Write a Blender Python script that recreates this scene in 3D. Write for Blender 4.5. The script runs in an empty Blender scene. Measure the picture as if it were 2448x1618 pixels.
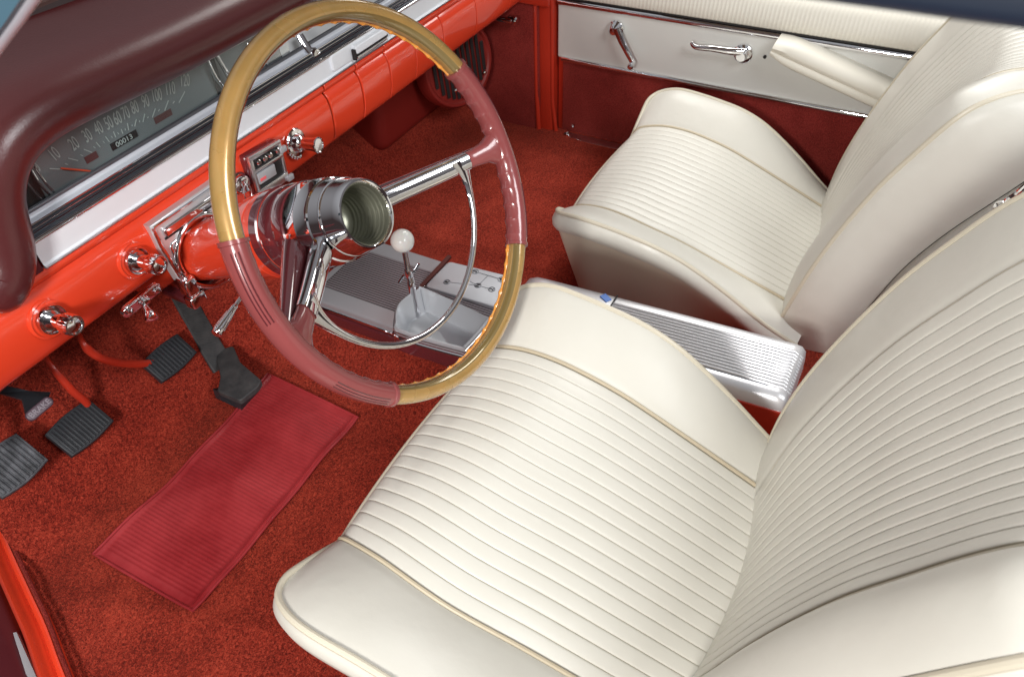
import bpy, bmesh, math
from mathutils import Vector, Matrix
from math import sin, cos, pi, radians, sqrt, atan2

sc = bpy.context.scene
COL = sc.collection
V = Vector

# ------------------------------------------------------------------ camera
CAM = V((-0.53399, -0.44453, 0.45782))
RX = V((0.4703830, -0.8817148, -0.0363172))      # image right
RY = V((-0.6284902, -0.3058338, -0.7151683))     # image down
RZ = V((0.6194674, 0.3592280, -0.6980081))       # view direction
FPX = 1776.11
cam_d = bpy.data.cameras.new("camera")
cam_d.sensor_width = 36.0
cam_d.lens = FPX / 2448 * 36.0
cam_d.clip_start = 0.01
cam_d.clip_end = 50
cam_d.dof.use_dof = True; cam_d.dof.focus_distance = 1.0; cam_d.dof.aperture_fstop = 14.0
cam = bpy.data.objects.new("camera", cam_d)
COL.objects.link(cam)
m = Matrix((RX, -RY, -RZ)).transposed().to_4x4()
m.translation = CAM
cam.matrix_world = m
sc.camera = cam
K = 2448 / 2372.0

def ray(px, py):
    a = (px * K - 1224) / FPX
    b = (py * K - 809) / FPX
    return RX * a + RY * b + RZ

def at_x(px, py, X):
    d = ray(px, py); return CAM + d * ((X - CAM.x) / d.x)
def at_y(px, py, Y):
    d = ray(px, py); return CAM + d * ((Y - CAM.y) / d.y)
def at_z(px, py, Z):
    d = ray(px, py); return CAM + d * ((Z - CAM.z) / d.z)
def at_p(px, py, P, n):
    d = ray(px, py); return CAM + d * ((P - CAM).dot(n) / d.dot(n))

# ------------------------------------------------------------------ materials
def mat(name, col, rough=0.5, metal=0.0, coat=0.0, coat_rough=0.05, spec=0.5, bump=None, var=None,
        trans=0.0, ior=1.45, sheen=0.0, aniso=0.0, sss=0.0, alpha=1.0, wear=None):
    mt = bpy.data.materials.new(name); mt.use_nodes = True
    nt = mt.node_tree; b = nt.nodes["Principled BSDF"]; L = nt.links
    b.inputs["Base Color"].default_value = (*col, 1)
    b.inputs["Roughness"].default_value = rough
    b.inputs["Metallic"].default_value = metal
    b.inputs["Coat Weight"].default_value = coat
    b.inputs["Coat Roughness"].default_value = coat_rough
    b.inputs["Specular IOR Level"].default_value = spec
    b.inputs["Transmission Weight"].default_value = trans
    b.inputs["IOR"].default_value = ior
    b.inputs["Sheen Weight"].default_value = sheen
    b.inputs["Anisotropic"].default_value = aniso
    b.inputs["Alpha"].default_value = alpha
    if sss:
        b.inputs["Subsurface Weight"].default_value = sss
        b.inputs["Subsurface Radius"].default_value = (0.01, 0.004, 0.002)
    tc = nt.nodes.new("ShaderNodeTexCoord")
    if var:      # (scale, darker colour, lighter colour)
        n = nt.nodes.new("ShaderNodeTexNoise"); n.inputs["Scale"].default_value = var[0]
        n.inputs["Detail"].default_value = 6; n.inputs["Roughness"].default_value = 0.65
        r = nt.nodes.new("ShaderNodeValToRGB")
        r.color_ramp.elements[0].position = 0.32; r.color_ramp.elements[0].color = (*var[1], 1)
        r.color_ramp.elements[1].position = 0.70; r.color_ramp.elements[1].color = (*var[2], 1)
        L.new(tc.outputs["Object"], n.inputs["Vector"]); L.new(n.outputs["Fac"], r.inputs["Fac"])
        L.new(r.outputs["Color"], b.inputs["Base Color"])
    if wear:     # roughness variation (scale, lo, hi)
        n = nt.nodes.new("ShaderNodeTexNoise"); n.inputs["Scale"].default_value = wear[0]
        n.inputs["Detail"].default_value = 5
        mr = nt.nodes.new("ShaderNodeMapRange"); mr.inputs[1].default_value = 0.3; mr.inputs[2].default_value = 0.7
        mr.inputs[3].default_value = wear[1]; mr.inputs[4].default_value = wear[2]
        L.new(tc.outputs["Object"], n.inputs["Vector"]); L.new(n.outputs["Fac"], mr.inputs[0])
        L.new(mr.outputs[0], b.inputs["Roughness"])
    if bump:     # list of (scale, strength, distance)
        prev = None
        for (s_, st, di) in bump:
            n = nt.nodes.new("ShaderNodeTexNoise"); n.inputs["Scale"].default_value = s_
            n.inputs["Detail"].default_value = 4
            bp = nt.nodes.new("ShaderNodeBump"); bp.inputs["Strength"].default_value = st
            bp.inputs["Distance"].default_value = di
            L.new(tc.outputs["Object"], n.inputs["Vector"]); L.new(n.outputs["Fac"], bp.inputs["Height"])
            if prev: L.new(prev.outputs[0], bp.inputs["Normal"])
            prev = bp
        L.new(prev.outputs[0], b.inputs["Normal"])
    return mt

M = {}
M['vinyl'] = mat("cream_vinyl", (0.62, 0.60, 0.54), 0.34, bump=[(900, 0.10, 0.0004), (24, 0.45, 0.002), (7, 0.35, 0.006)], spec=0.42,
                 var=(3.0, (0.595, 0.575, 0.512), (0.64, 0.622, 0.560)), wear=(9, 0.30, 0.44))
M['piping'] = mat("cream_piping", (0.58, 0.53, 0.42), 0.38)
M['groove_shade_dirt'] = mat("pleat_shade_dirt", (0.45, 0.40, 0.29), 0.5)  # tan stands for shade and dirt down in the pleat grooves
M['seam'] = mat("tan_seam", (0.49, 0.42, 0.30), 0.5)
M['red'] = mat("red_paint", (0.72, 0.055, 0.020), 0.22, coat=0.7, coat_rough=0.03, spec=0.5)
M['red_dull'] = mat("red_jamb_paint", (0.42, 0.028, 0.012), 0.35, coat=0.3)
M['red_shaded'] = mat("shaded_red_housing", (0.20, 0.014, 0.010), 0.5)  # red darkened to paint in the footwell shade on vent and duct
M['maroon'] = mat("maroon_paint", (0.10, 0.018, 0.022), 0.12, coat=1.0, coat_rough=0.02, spec=0.7)
M['maroon_rim'] = mat("maroon_rim_plastic", (0.235, 0.055, 0.054), 0.24, coat=0.6, coat_rough=0.06)
M['gold'] = mat("amber_rim_plastic", (0.42, 0.26, 0.085), 0.26, metal=0.25, coat=1.0, coat_rough=0.03, sss=0.15, wear=(25, 0.16, 0.34),
                var=(14, (0.35, 0.22, 0.07), (0.50, 0.29, 0.095)))
M['olive'] = mat("amber_core", (0.22, 0.155, 0.055), 0.2, metal=0.3, coat=1.0, coat_rough=0.04)
M['amber'] = mat("amber_grip_edge", (0.78, 0.33, 0.06), 0.15, coat=1.0, sss=0.5, spec=0.7)
M['hood'] = mat("maroon_dash_vinyl", (0.080, 0.017, 0.018), 0.30, bump=[(420, 0.35, 0.0006), (150, 0.15, 0.001)], spec=0.6, coat=0.25, coat_rough=0.3)
M['hoodtop'] = mat("maroon_dash_top", (0.05, 0.018, 0.014), 0.5, bump=[(420, 0.3, 0.0006)])
M['chrome'] = mat("chrome", (0.82, 0.82, 0.84), 0.045, metal=1.0, bump=[(30, 0.02, 0.001)])
M['chrome_soft'] = mat("satin_chrome", (0.76, 0.77, 0.79), 0.28, metal=1.0)
M['alu'] = mat("brushed_aluminium", (0.80, 0.83, 0.87), 0.5, metal=0.1, aniso=0.3, bump=[(700, 0.10, 0.0003)])
M['alu_white'] = mat("silver_white_plate", (0.44, 0.455, 0.48), 0.38, metal=0.35, wear=(20, 0.3, 0.45))
M['alu_console'] = mat("console_aluminium", (0.70, 0.70, 0.72), 0.36, metal=0.55, wear=(12, 0.26, 0.42))
M['alu_ribs'] = mat("aluminium_ribs", (0.72, 0.72, 0.74), 0.35, metal=0.6)
M['alu_front'] = mat("front_plate_metal", (0.44, 0.44, 0.465), 0.36, metal=0.5)
M['black'] = mat("black_rubber", (0.022, 0.025, 0.030), 0.52, bump=[(300, 0.25, 0.0005)], wear=(40, 0.4, 0.65))
M['black_worn'] = mat("worn_rubber", (0.05, 0.05, 0.055), 0.6, bump=[(200, 0.4, 0.001)], var=(45, (0.02, 0.022, 0.026), (0.12, 0.125, 0.14)))
M['strap'] = mat("dusty_rubber", (0.04, 0.04, 0.042), 0.6, bump=[(260, 0.4, 0.0008)], var=(40, (0.026, 0.026, 0.028), (0.062, 0.060, 0.060)))
M['dark'] = mat("dark_gap", (0.012, 0.010, 0.010), 0.6)
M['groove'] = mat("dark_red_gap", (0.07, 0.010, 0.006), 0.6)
M['dial'] = mat("dial_face", (0.185, 0.210, 0.215), 0.35, spec=0.6, wear=(8, 0.25, 0.5))
M['smoke'] = mat("cluster_moulding", (0.20, 0.21, 0.235), 0.34, metal=0.9)
M['mark'] = mat("dial_marks", (0.48, 0.53, 0.51), 0.5)
M['needle'] = mat("needle_red", (0.85, 0.10, 0.04), 0.4)
M['ivory'] = mat("white_knob_plastic", (0.80, 0.80, 0.76), 0.12, coat=0.8, sss=0.1)
M['door_white'] = mat("door_panel_vinyl", (0.60, 0.60, 0.565), 0.40, bump=[(700, 0.12, 0.0004)])
M['door_cloth'] = mat("door_pad_vinyl", (0.66, 0.63, 0.55), 0.5, bump=[(500, 0.15, 0.0004)])
M['navy'] = mat("navy_rail", (0.010, 0.016, 0.030), 0.4)
M['blue'] = mat("blue_grey_pillar", (0.05, 0.10, 0.135), 0.35)
M['lav'] = mat("pale_metal_edge", (0.62, 0.60, 0.66), 0.3, metal=0.6)
M['brown'] = mat("brown_liner", (0.05, 0.045, 0.03), 0.8)
M['blue_tag'] = mat("blue_sticker", (0.10, 0.22, 0.60), 0.4)
M['pink'] = mat("red_switch_mark", (0.75, 0.12, 0.13), 0.4)

def carpet(name, a, b_, c, sc_=330):
    mt = bpy.data.materials.new(name); mt.use_nodes = True
    nt = mt.node_tree; L = nt.links; b = nt.nodes["Principled BSDF"]
    b.inputs["Roughness"].default_value = 0.95; b.inputs["Specular IOR Level"].default_value = 0.1
    b.inputs["Sheen Weight"].default_value = 0.2; b.inputs["Sheen Roughness"].default_value = 0.5
    b.inputs["Sheen Tint"].default_value = (0.9, 0.25, 0.15, 1)
    tc = nt.nodes.new("ShaderNodeTexCoord")
    n1 = nt.nodes.new("ShaderNodeTexNoise"); n1.inputs["Scale"].default_value = sc_; n1.inputs["Detail"].default_value = 5
    n1.inputs["Distortion"].default_value = 1.2
    n2 = nt.nodes.new("ShaderNodeTexNoise"); n2.inputs["Scale"].default_value = 16; n2.inputs["Detail"].default_value = 4
    r = nt.nodes.new("ShaderNodeValToRGB")
    r.color_ramp.elements[0].position = 0.36; r.color_ramp.elements[0].color = (*a, 1)
    r.color_ramp.elements[1].position = 0.66; r.color_ramp.elements[1].color = (*c, 1)
    e = r.color_ramp.elements.new(0.5); e.color = (*b_, 1)
    mx = nt.nodes.new("ShaderNodeMath"); mx.operation = 'MULTIPLY_ADD'; mx.inputs[1].default_value = 0.28
    L.new(tc.outputs["Object"], n1.inputs["Vector"]); L.new(tc.outputs["Object"], n2.inputs["Vector"])
    L.new(n2.outputs["Fac"], mx.inputs[0])
    sub = nt.nodes.new("ShaderNodeMath"); sub.operation = 'SUBTRACT'; sub.inputs[1].default_value = 0.14
    L.new(n1.outputs["Fac"], sub.inputs[0]); L.new(sub.outputs[0], mx.inputs[2])
    L.new(mx.outputs[0], r.inputs["Fac"]); L.new(r.outputs["Color"], b.inputs["Base Color"])
    bp = nt.nodes.new("ShaderNodeBump"); bp.inputs["Strength"].default_value = 1.0; bp.inputs["Distance"].default_value = 0.004
    L.new(n1.outputs["Fac"], bp.inputs["Height"]); L.new(bp.outputs[0], b.inputs["Normal"])
    return mt
M['carpet'] = carpet("red_carpet", (0.11, 0.009, 0.006), (0.27, 0.025, 0.014), (0.44, 0.055, 0.030))
M['carpet_door'] = carpet("door_carpet", (0.13, 0.010, 0.010), (0.24, 0.022, 0.020), (0.33, 0.040, 0.034), 520)

# translucent ribbed vinyl mat
def mk_mat():
    mt = mat("red_clear_vinyl", (0.36, 0.028, 0.034), 0.42, coat=0.15, coat_rough=0.15, spec=0.5,
             var=(7, (0.25, 0.013, 0.017), (0.48, 0.050, 0.056)), wear=(10, 0.25, 0.5), alpha=0.80)
    return mt
M['mat'] = mk_mat()
def mk_glass():
    mt = bpy.data.materials.new("instrument_glass"); mt.use_nodes = True
    nt = mt.node_tree; nt.nodes.clear()
    o = nt.nodes.new("ShaderNodeOutputMaterial"); mx = nt.nodes.new("ShaderNodeMixShader")
    t = nt.nodes.new("ShaderNodeBsdfTransparent"); g = nt.nodes.new("ShaderNodeBsdfGlossy")
    g.inputs["Roughness"].default_value = 0.22; g.inputs["Color"].default_value = (0.9, 0.95, 1, 1)
    t.inputs["Color"].default_value = (0.9, 0.93, 0.93, 1)
    f = nt.nodes.new("ShaderNodeFresnel"); f.inputs["IOR"].default_value = 1.32
    nt.links.new(f.outputs[0], mx.inputs[0]); nt.links.new(t.outputs[0], mx.inputs[1]); nt.links.new(g.outputs[0], mx.inputs[2])
    nt.links.new(mx.outputs[0], o.inputs[0])
    return mt
M['glass'] = mk_glass()

# ------------------------------------------------------------------ object helpers
def root_of(o):
    while o.parent: o = o.parent
    return o

def empty(name, loc, label, cat, group=None):
    o = bpy.data.objects.new(name, None); COL.objects.link(o)
    o.location = loc; o.empty_display_size = 0.02
    o["label"] = label; o["category"] = cat; o["kind"] = "thing"
    if group: o["group"] = group
    return o

def link(name, me, material, parent=None, smooth=True, angle=35):
    if material is not None: me.materials.append(material)
    if smooth:
        me.polygons.foreach_set("use_smooth", [True] * len(me.polygons))
        me.set_sharp_from_angle(angle=radians(angle))
    o = bpy.data.objects.new(name, me); COL.objects.link(o)
    if parent is not None:
        me.transform(Matrix.Translation(-root_of(parent).location))
        o.parent = parent
    return o

def tag(o, label, cat, group=None):
    o["label"] = label; o["category"] = cat
    if group: o["group"] = group
    return o

class MB:
    def __init__(s): s.v = []; s.f = []
    def add(s, v, f):
        n = len(s.v); s.v += [tuple(p) for p in v]; s.f += [tuple(i + n for i in q) for q in f]; return s
    def build(s, name, material, parent=None, smooth=True, angle=35, fix=True):
        me = bpy.data.meshes.new(name); me.from_pydata(s.v, [], s.f); me.validate()
        if fix:
            bm = bmesh.new(); bm.from_mesh(me); bmesh.ops.recalc_face_normals(bm, faces=bm.faces); bm.to_mesh(me); bm.free()
        return link(name, me, material, parent, smooth, angle)

def grid(rows, close_u=False, close_v=False):
    n = len(rows); k = len(rows[0]); v = [p for r in rows for p in r]; f = []
    for i in range(n if close_v else n - 1):
        for j in range(k if close_u else k - 1):
            a = i * k + j; b = i * k + (j + 1) % k
            c = ((i + 1) % n) * k + (j + 1) % k; d = ((i + 1) % n) * k + j
            f.append((a, b, c, d))
    return v, f

def frame(ax, ref=None):
    ax = V(ax).normalized()
    ref = V(ref) if ref is not None else (V((0, 0, 1)) if abs(ax.z) < 0.9 else V((1, 0, 0)))
    a = ref - ax * ref.dot(ax); a.normalize()
    return ax, a, ax.cross(a)

def lathe(prof, org, axis, n=48, ref=None, a0=0, a1=2 * pi, fr=None):
    ax, a, b = frame(axis, ref); org = V(org); rows = []
    full = abs(a1 - a0 - 2 * pi) < 1e-6
    for (s, r) in prof:
        rows.append([org + ax * s + (a * cos(t) + b * sin(t)) * (r * (fr(t, s) if fr else 1))
                     for t in [a0 + (a1 - a0) * i / (n if full else n - 1) for i in range(n)]])
    v, f = grid(rows, close_u=full)
    if full:
        if prof[0][1] > 1e-5: f.append(tuple(range(n)))
        if prof[-1][1] > 1e-5: f.append(tuple(range((len(prof) - 1) * n, len(prof) * n)))
    return v, f

def catmull(pts, n=8, closed=False):
    pts = [V(p) for p in pts]; out = []; N = len(pts)
    segs = N if closed else N - 1
    for i in range(segs):
        if closed: p0, p1, p2, p3 = pts[(i - 1) % N], pts[i], pts[(i + 1) % N], pts[(i + 2) % N]
        else: p0, p1, p2, p3 = pts[max(i - 1, 0)], pts[i], pts[i + 1], pts[min(i + 2, N - 1)]
        for k in range(n):
            t = k / n
            out.append(0.5 * ((2 * p1) + (p2 - p0) * t + (2 * p0 - 5 * p1 + 4 * p2 - p3) * t * t + (3 * p1 - p0 - 3 * p2 + p3) * t ** 3))
    if not closed: out.append(pts[-1])
    return out

def sweep(path, section, closed=False, up=None, caps=True):
    """section(i, frac) -> list of (a, b) offsets in the frame (normal, binormal)"""
    P = [V(p) for p in path]; N = len(P); rows = []; nrm = None
    for i in range(N):
        if closed: t = (P[(i + 1) % N] - P[i - 1]).normalized()
        else: t = (P[min(i + 1, N - 1)] - P[max(i - 1, 0)]).normalized()
        if up is not None:
            u_ = V(up); nrm = (u_ - t * u_.dot(t)).normalized()
        elif nrm is None: nrm = frame(t)[1]
        else:
            nrm = nrm - t * nrm.dot(t)
            nrm.normalize()
        bn = t.cross(nrm)
        rows.append([P[i] + nrm * a + bn * b for a, b in section(i, i / max(N - 1, 1))])
    v, f = grid(rows, close_u=True, close_v=closed)
    if caps and not closed:
        k = len(rows[0]); f.append(tuple(range(k))); f.append(tuple(range((N - 1) * k, N * k)))
    return v, f

def circ(r, n=12, ry=None):
    ry = ry or r
    return [(r * cos(2 * pi * i / n), ry * sin(2 * pi * i / n)) for i in range(n)]

def tube(path, r, n=12, closed=False, up=None):
    rf = r if callable(r) else (lambda f: r)
    return sweep(path, lambda i, f: circ(rf(f), n), closed, up)

def rbox(c, ex, ey, ez, sx, sy, sz, bev=0.003, seg=3):
    """bevelled box; ex,ey,ez axes, sizes full"""
    bm = bmesh.new(); bmesh.ops.create_cube(bm, size=1)
    for v in bm.verts: v.co = V((v.co.x * sx, v.co.y * sy, v.co.z * sz))
    if bev > 0: bmesh.ops.bevel(bm, geom=list(bm.edges), offset=bev, segments=seg, profile=0.5, affect='EDGES')
    bm.verts.index_update()
    ex, ey, ez = V(ex).normalized(), V(ey).normalized(), V(ez).normalized(); c = V(c)
    v = [c + ex * q.co.x + ey * q.co.y + ez * q.co.z for q in bm.verts]
    f = [tuple(x.index for x in q.verts) for q in bm.faces]; bm.free()
    return v, f

X, Y, Z = V((1, 0, 0)), V((0, 1, 0)), V((0, 0, 1))

def prism(poly, org, ex, ey, ez, depth, bev=0.0):
    """flat outline (list of 2D) extruded along ez"""
    bm = bmesh.new(); org = V(org)
    vs = [bm.verts.new(org + ex * a + ey * b) for a, b in poly]
    f = bm.faces.new(vs)
    r = bmesh.ops.extrude_face_region(bm, geom=[f])
    nv = [g for g in r['geom'] if isinstance(g, bmesh.types.BMVert)]
    for v in nv: v.co += ez * depth
    bmesh.ops.recalc_face_normals(bm, faces=bm.faces)
    if bev > 0:
        top = [g for g in r['geom'] if isinstance(g, bmesh.types.BMFace)]
        ed = set(e for t in top for e in t.edges)
        bmesh.ops.bevel(bm, geom=list(ed), offset=bev, segments=3, profile=0.6, affect='EDGES')
    bm.verts.index_update(); bm.verts.ensure_lookup_table()
    v = [q.co.copy() for q in bm.verts]; f = [tuple(x.index for x in q.verts) for q in bm.faces]; bm.free()
    return v, f

def rrect(w, h, r, n=5):
    pts = []
    for cx, cy, a in ((w / 2 - r, h / 2 - r, 0), (-w / 2 + r, h / 2 - r, pi / 2), (-w / 2 + r, -h / 2 + r, pi), (w / 2 - r, -h / 2 + r, 1.5 * pi)):
        for i in range(n + 1):
            t = a + pi / 2 * i / n; pts.append((cx + r * cos(t), cy + r * sin(t)))
    return pts

def round_poly(P, r=0.008, n=4):
    out = []
    for i, p in enumerate(P):
        a, b, c = V((*P[i - 1], 0)), V((*p, 0)), V((*P[(i + 1) % len(P)], 0))
        u, w = (a - b).normalized(), (c - b).normalized()
        for k in range(n + 1):
            t = k / n; q = (b + u * r) * (1 - t) ** 2 + b * 2 * t * (1 - t) + (b + w * r) * t * t; out.append((q.x, q.y))
    return out

def text(body, size, org, ex, ey, sx=1.0, depth=0.0004, bold=0.0, name='numeral', material=None, parent=None):
    cu = bpy.data.curves.new(name, 'FONT'); cu.body = body; cu.size = size; cu.align_x = 'CENTER'; cu.align_y = 'CENTER'
    cu.extrude = depth; cu.offset = bold
    ob = bpy.data.objects.new(name, cu); COL.objects.link(ob)
    me = bpy.data.meshes.new_from_object(ob.evaluated_get(bpy.context.evaluated_depsgraph_get()))
    bpy.data.objects.remove(ob)
    ex, ey = V(ex).normalized(), V(ey).normalized(); ez = ex.cross(ey)
    mm = Matrix((ex * sx, ey, ez)).transposed().to_4x4(); mm.translation = V(org)
    me.transform(mm); me.name = name
    return link(name, me, material, parent, smooth=False)

def interp(tab, t):
    """piecewise smooth (cubic hermite, finite-difference) table [(t, value...)]"""
    n = len(tab)
    if t <= tab[0][0]: return list(tab[0][1:])
    if t >= tab[-1][0]: return list(tab[-1][1:])
    for i in range(n - 1):
        if tab[i][0] <= t <= tab[i + 1][0]: break
    t0, t1 = tab[i][0], tab[i + 1][0]; h = t1 - t0; s = (t - t0) / h; out = []
    for k in range(1, len(tab[0])):
        def sl(j):
            if j == 0: return (tab[1][k] - tab[0][k]) / (tab[1][0] - tab[0][0])
            if j == n - 1: return (tab[-1][k] - tab[-2][k]) / (tab[-1][0] - tab[-2][0])
            return (tab[j + 1][k] - tab[j - 1][k]) / (tab[j + 1][0] - tab[j - 1][0])
        m0, m1 = sl(i) * h, sl(i + 1) * h; a, b = tab[i][k], tab[i + 1][k]
        out.append((2 * s ** 3 - 3 * s * s + 1) * a + (s ** 3 - 2 * s * s + s) * m0 + (-2 * s ** 3 + 3 * s * s) * b + (s ** 3 - s * s) * m1)
    return out

# ------------------------------------------------------------------ floor
def sstep(a, b, x):
    t = min(max((x - a) / (b - a), 0), 1); return t * t * (3 - 2 * t)
def floor_z(x, y):
    z = -0.5
    toe = 0.46 if x < 0.3 else 0.56
    if y > toe - 0.04: z += 0.75 * (y - toe + 0.04) * sstep(toe - 0.04, toe + 0.06, y)
    tun = math.exp(-((x - 0.262) / 0.155) ** 4)
    zt = -0.425 + 0.10 * sstep(0.3, 0.7, y)
    z = z * (1 - tun) + max(zt, z) * tun
    # crease in the carpet beside the sill
    d = ((x + 0.43) * (-0.31) - (y - 0.42) * 0.10) / sqrt(0.31 ** 2 + 0.1 ** 2)
    if -0.45 < x < -0.25 and y < 0.45: z += 0.006 * math.exp(-(d / 0.012) ** 2)
    z += 0.0015 * sin(x * 31 + 1.3) * sin(y * 27)
    return z
rows = []
nx, ny = 150, 150
for j in range(ny + 1):
    y = -1.0 + 1.95 * j / ny
    xl = min(-0.377 + (y - 0.54) * 0.375, -0.377) if y > 0.15 else -0.523
    if y > 0.54: xl = -0.377
    rows.append([V((xl + (1.055 - xl) * i / nx, y, floor_z(xl + (1.055 - xl) * i / nx, y))) for i in range(nx + 1)])
mb = MB().add(*grid(rows))
fl = mb.build("floor", M['carpet'], fix=False); fl["kind"] = "structure"

# ------------------------------------------------------------------ floor mat
A_, B_, C_, D_ = at_z(215, 1280, -0.492), at_z(450, 1418, -0.492), at_z(828, 965, -0.492), at_z(620, 865, -0.492)
floor_mat = empty("floor_mat", (A_ + C_) / 2, "translucent red ribbed vinyl mat lying on the driver's carpet below the steering wheel", "floor mat")
rows = []
NR = 58
def mat_pt(u, v):     # u along long side, v across
    p = (A_ * (1 - u) + D_ * u) * (1 - v) + (B_ * (1 - u) + C_ * u) * v
    q = V((p.x, p.y, 0))
    if v < 0.5: q += V((0.0, -0.010, 0)) * sin(pi * u) * (0.5 - v) * 2
    q.z = floor_z(q.x, q.y) + 0.006 + 0.004 * sin(u * 9 + v) ** 2
    return q
us = []
for i in range(NR):
    for k in (0.0, 0.25, 0.45, 0.7): us.append((0.03 + 0.94 * (i + k) / NR, 1.0 if k in (0.25, 0.45) else 0.0))
us = [(0, 0)] + us + [(0.97, 0), (1, 0)]
vs = [0, 0.03, 0.035, 0.05] + [0.08 + 0.84 * i / 14 for i in range(15)] + [0.95, 0.965, 0.97, 1]
for v_ in vs:
    row = []
    for u_, rb in us:
        p = mat_pt(u_, v_)
        p.z += 0.0009 * rb * (1 if 0.05 < v_ < 0.95 else 0)
        if 0.03 <= v_ < 0.04 or 0.96 < v_ < 0.97: p.z += 0.003
        row.append(p)
    rows.append(row)
MB().add(*grid(rows)).build("ribbed_sheet", M['mat'], floor_mat, fix=False, angle=60)
edge = [mat_pt(u, 0) for u in [i / 20 for i in range(21)]] + [mat_pt(1, v) for v in [i / 10 for i in range(1, 11)]] + \
       [mat_pt(1 - u, 1) for u in [i / 20 for i in range(1, 21)]] + [mat_pt(0, 1 - v) for v in [i / 10 for i in range(1, 10)]]
MB().add(*tube(edge, 0.0022, 8, closed=True)).build("raised_edge", M['mat'], floor_mat)

# ------------------------------------------------------------------ steering column and wheel
T = radians(26.6)
AX = V((0, cos(T), -sin(T)))          # away from the driver
UP = V((0, sin(T), cos(T)))
O = V((0, 0, 0))
def wpt(r, th, s=0.0):                # th clockwise from 12 o'clock, seen by the driver
    return AX * s + X * (r * sin(th)) + UP * (r * cos(th))

wheel = empty("steering_wheel", AX * 0.09, "deep dished steering wheel with amber and maroon rim, chrome horn ring and open chrome hub", "steering wheel")
RW = 0.205
def rim_arc(a0, a1, r, scal, name, material, part_parent, n=160, lip=0.0, core=None):
    rows = []
    K2 = 24
    for i in range(n + 1):
        f = i / n; th = a0 + (a1 - a0) * f
        row = []
        le = 0.0
        if lip:
            d = min(f, 1 - f) * abs(a1 - a0) * RW
            le = lip if d < 0.004 else (-lip * 0.0)
        for k in range(K2):
            ph = 2 * pi * k / K2          # 0 = outward, pi = inward, pi/2 = away from driver
            rr = r + le
            w = max(0.0, -cos(ph) * 0.8 + sin(ph) * 0.35)   # inner-back side carries finger grips
            if scal: rr += scal * (1 - abs(sin(th * RW / 0.0205 * pi)) ** 0.6) * w ** 2.5 + 0.0006 * w
            row.append(wpt(RW + rr * cos(ph) * 0.95, th, rr * sin(ph) * 1.1))
        rows.append(row)
    v, f = grid(rows, close_u=True); f.append(tuple(range(K2))); f.append(tuple(range(n * K2, (n + 1) * K2)))
    o = MB().add(v, f).build(name, material, part_parent, angle=50)
    if core:
        o.data.materials.append(core)
        for p in o.data.polygons:
            k = p.index % K2
            if p.index < n * K2 and 13 <= k <= 15: p.material_index = 1
    return o
d2 = radians
for a0, a1 in ((-67.3, 67.3), (135.7, 224.3)):
    g = rim_arc(d2(a0), d2(a1), 0.0112, 0.0, "amber_rim", M['gold'], wheel, core=M['olive'])
    # glowing scalloped grip edge along the inside
    rows = []; n = 420
    for i in range(n + 1):
        th = d2(a0) + (d2(a1) - d2(a0)) * i / n
        sc_ = 0.0024 + 0.0015 * (1 - abs(sin(th * RW / 0.0205 * pi)) ** 0.7)
        rows.append([wpt(RW - 0.0075 + sc_ * 1.2 * cos(2 * pi * k / 10), th, 0.0072 + sc_ * sin(2 * pi * k / 10)) for k in range(10)])
    v, f = grid(rows, close_u=True)
    MB().add(v, f).build("grip_edge", M['amber'], g)
for a0, a1 in ((67.3, 135.7), (224.3, 292.7)):
    g = rim_arc(d2(a0), d2(a1), 0.0128, 0.0032, "maroon_rim", M['maroon_rim'], wheel, lip=0.0012, n=320)
    # three fine dark lines near the ends of the grip
    mb = MB()
    for side in (0, 1):
        for k in range(3):
            th0 = d2(a0 + 3) if side == 0 else d2(a1 - 22); th1 = d2(a0 + 22) if side == 0 else d2(a1 - 3)
            ph = radians(-62 + k * 15)
            pts = [wpt(RW + 0.0129 * cos(ph) * 0.95, th0 + (th1 - th0) * i / 20, 0.0131 * sin(ph) * 1.1) for i in range(21)]
            MB().add(*tube(pts, 0.0006, 6)).build("groove_line", M['maroon'], g)

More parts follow.
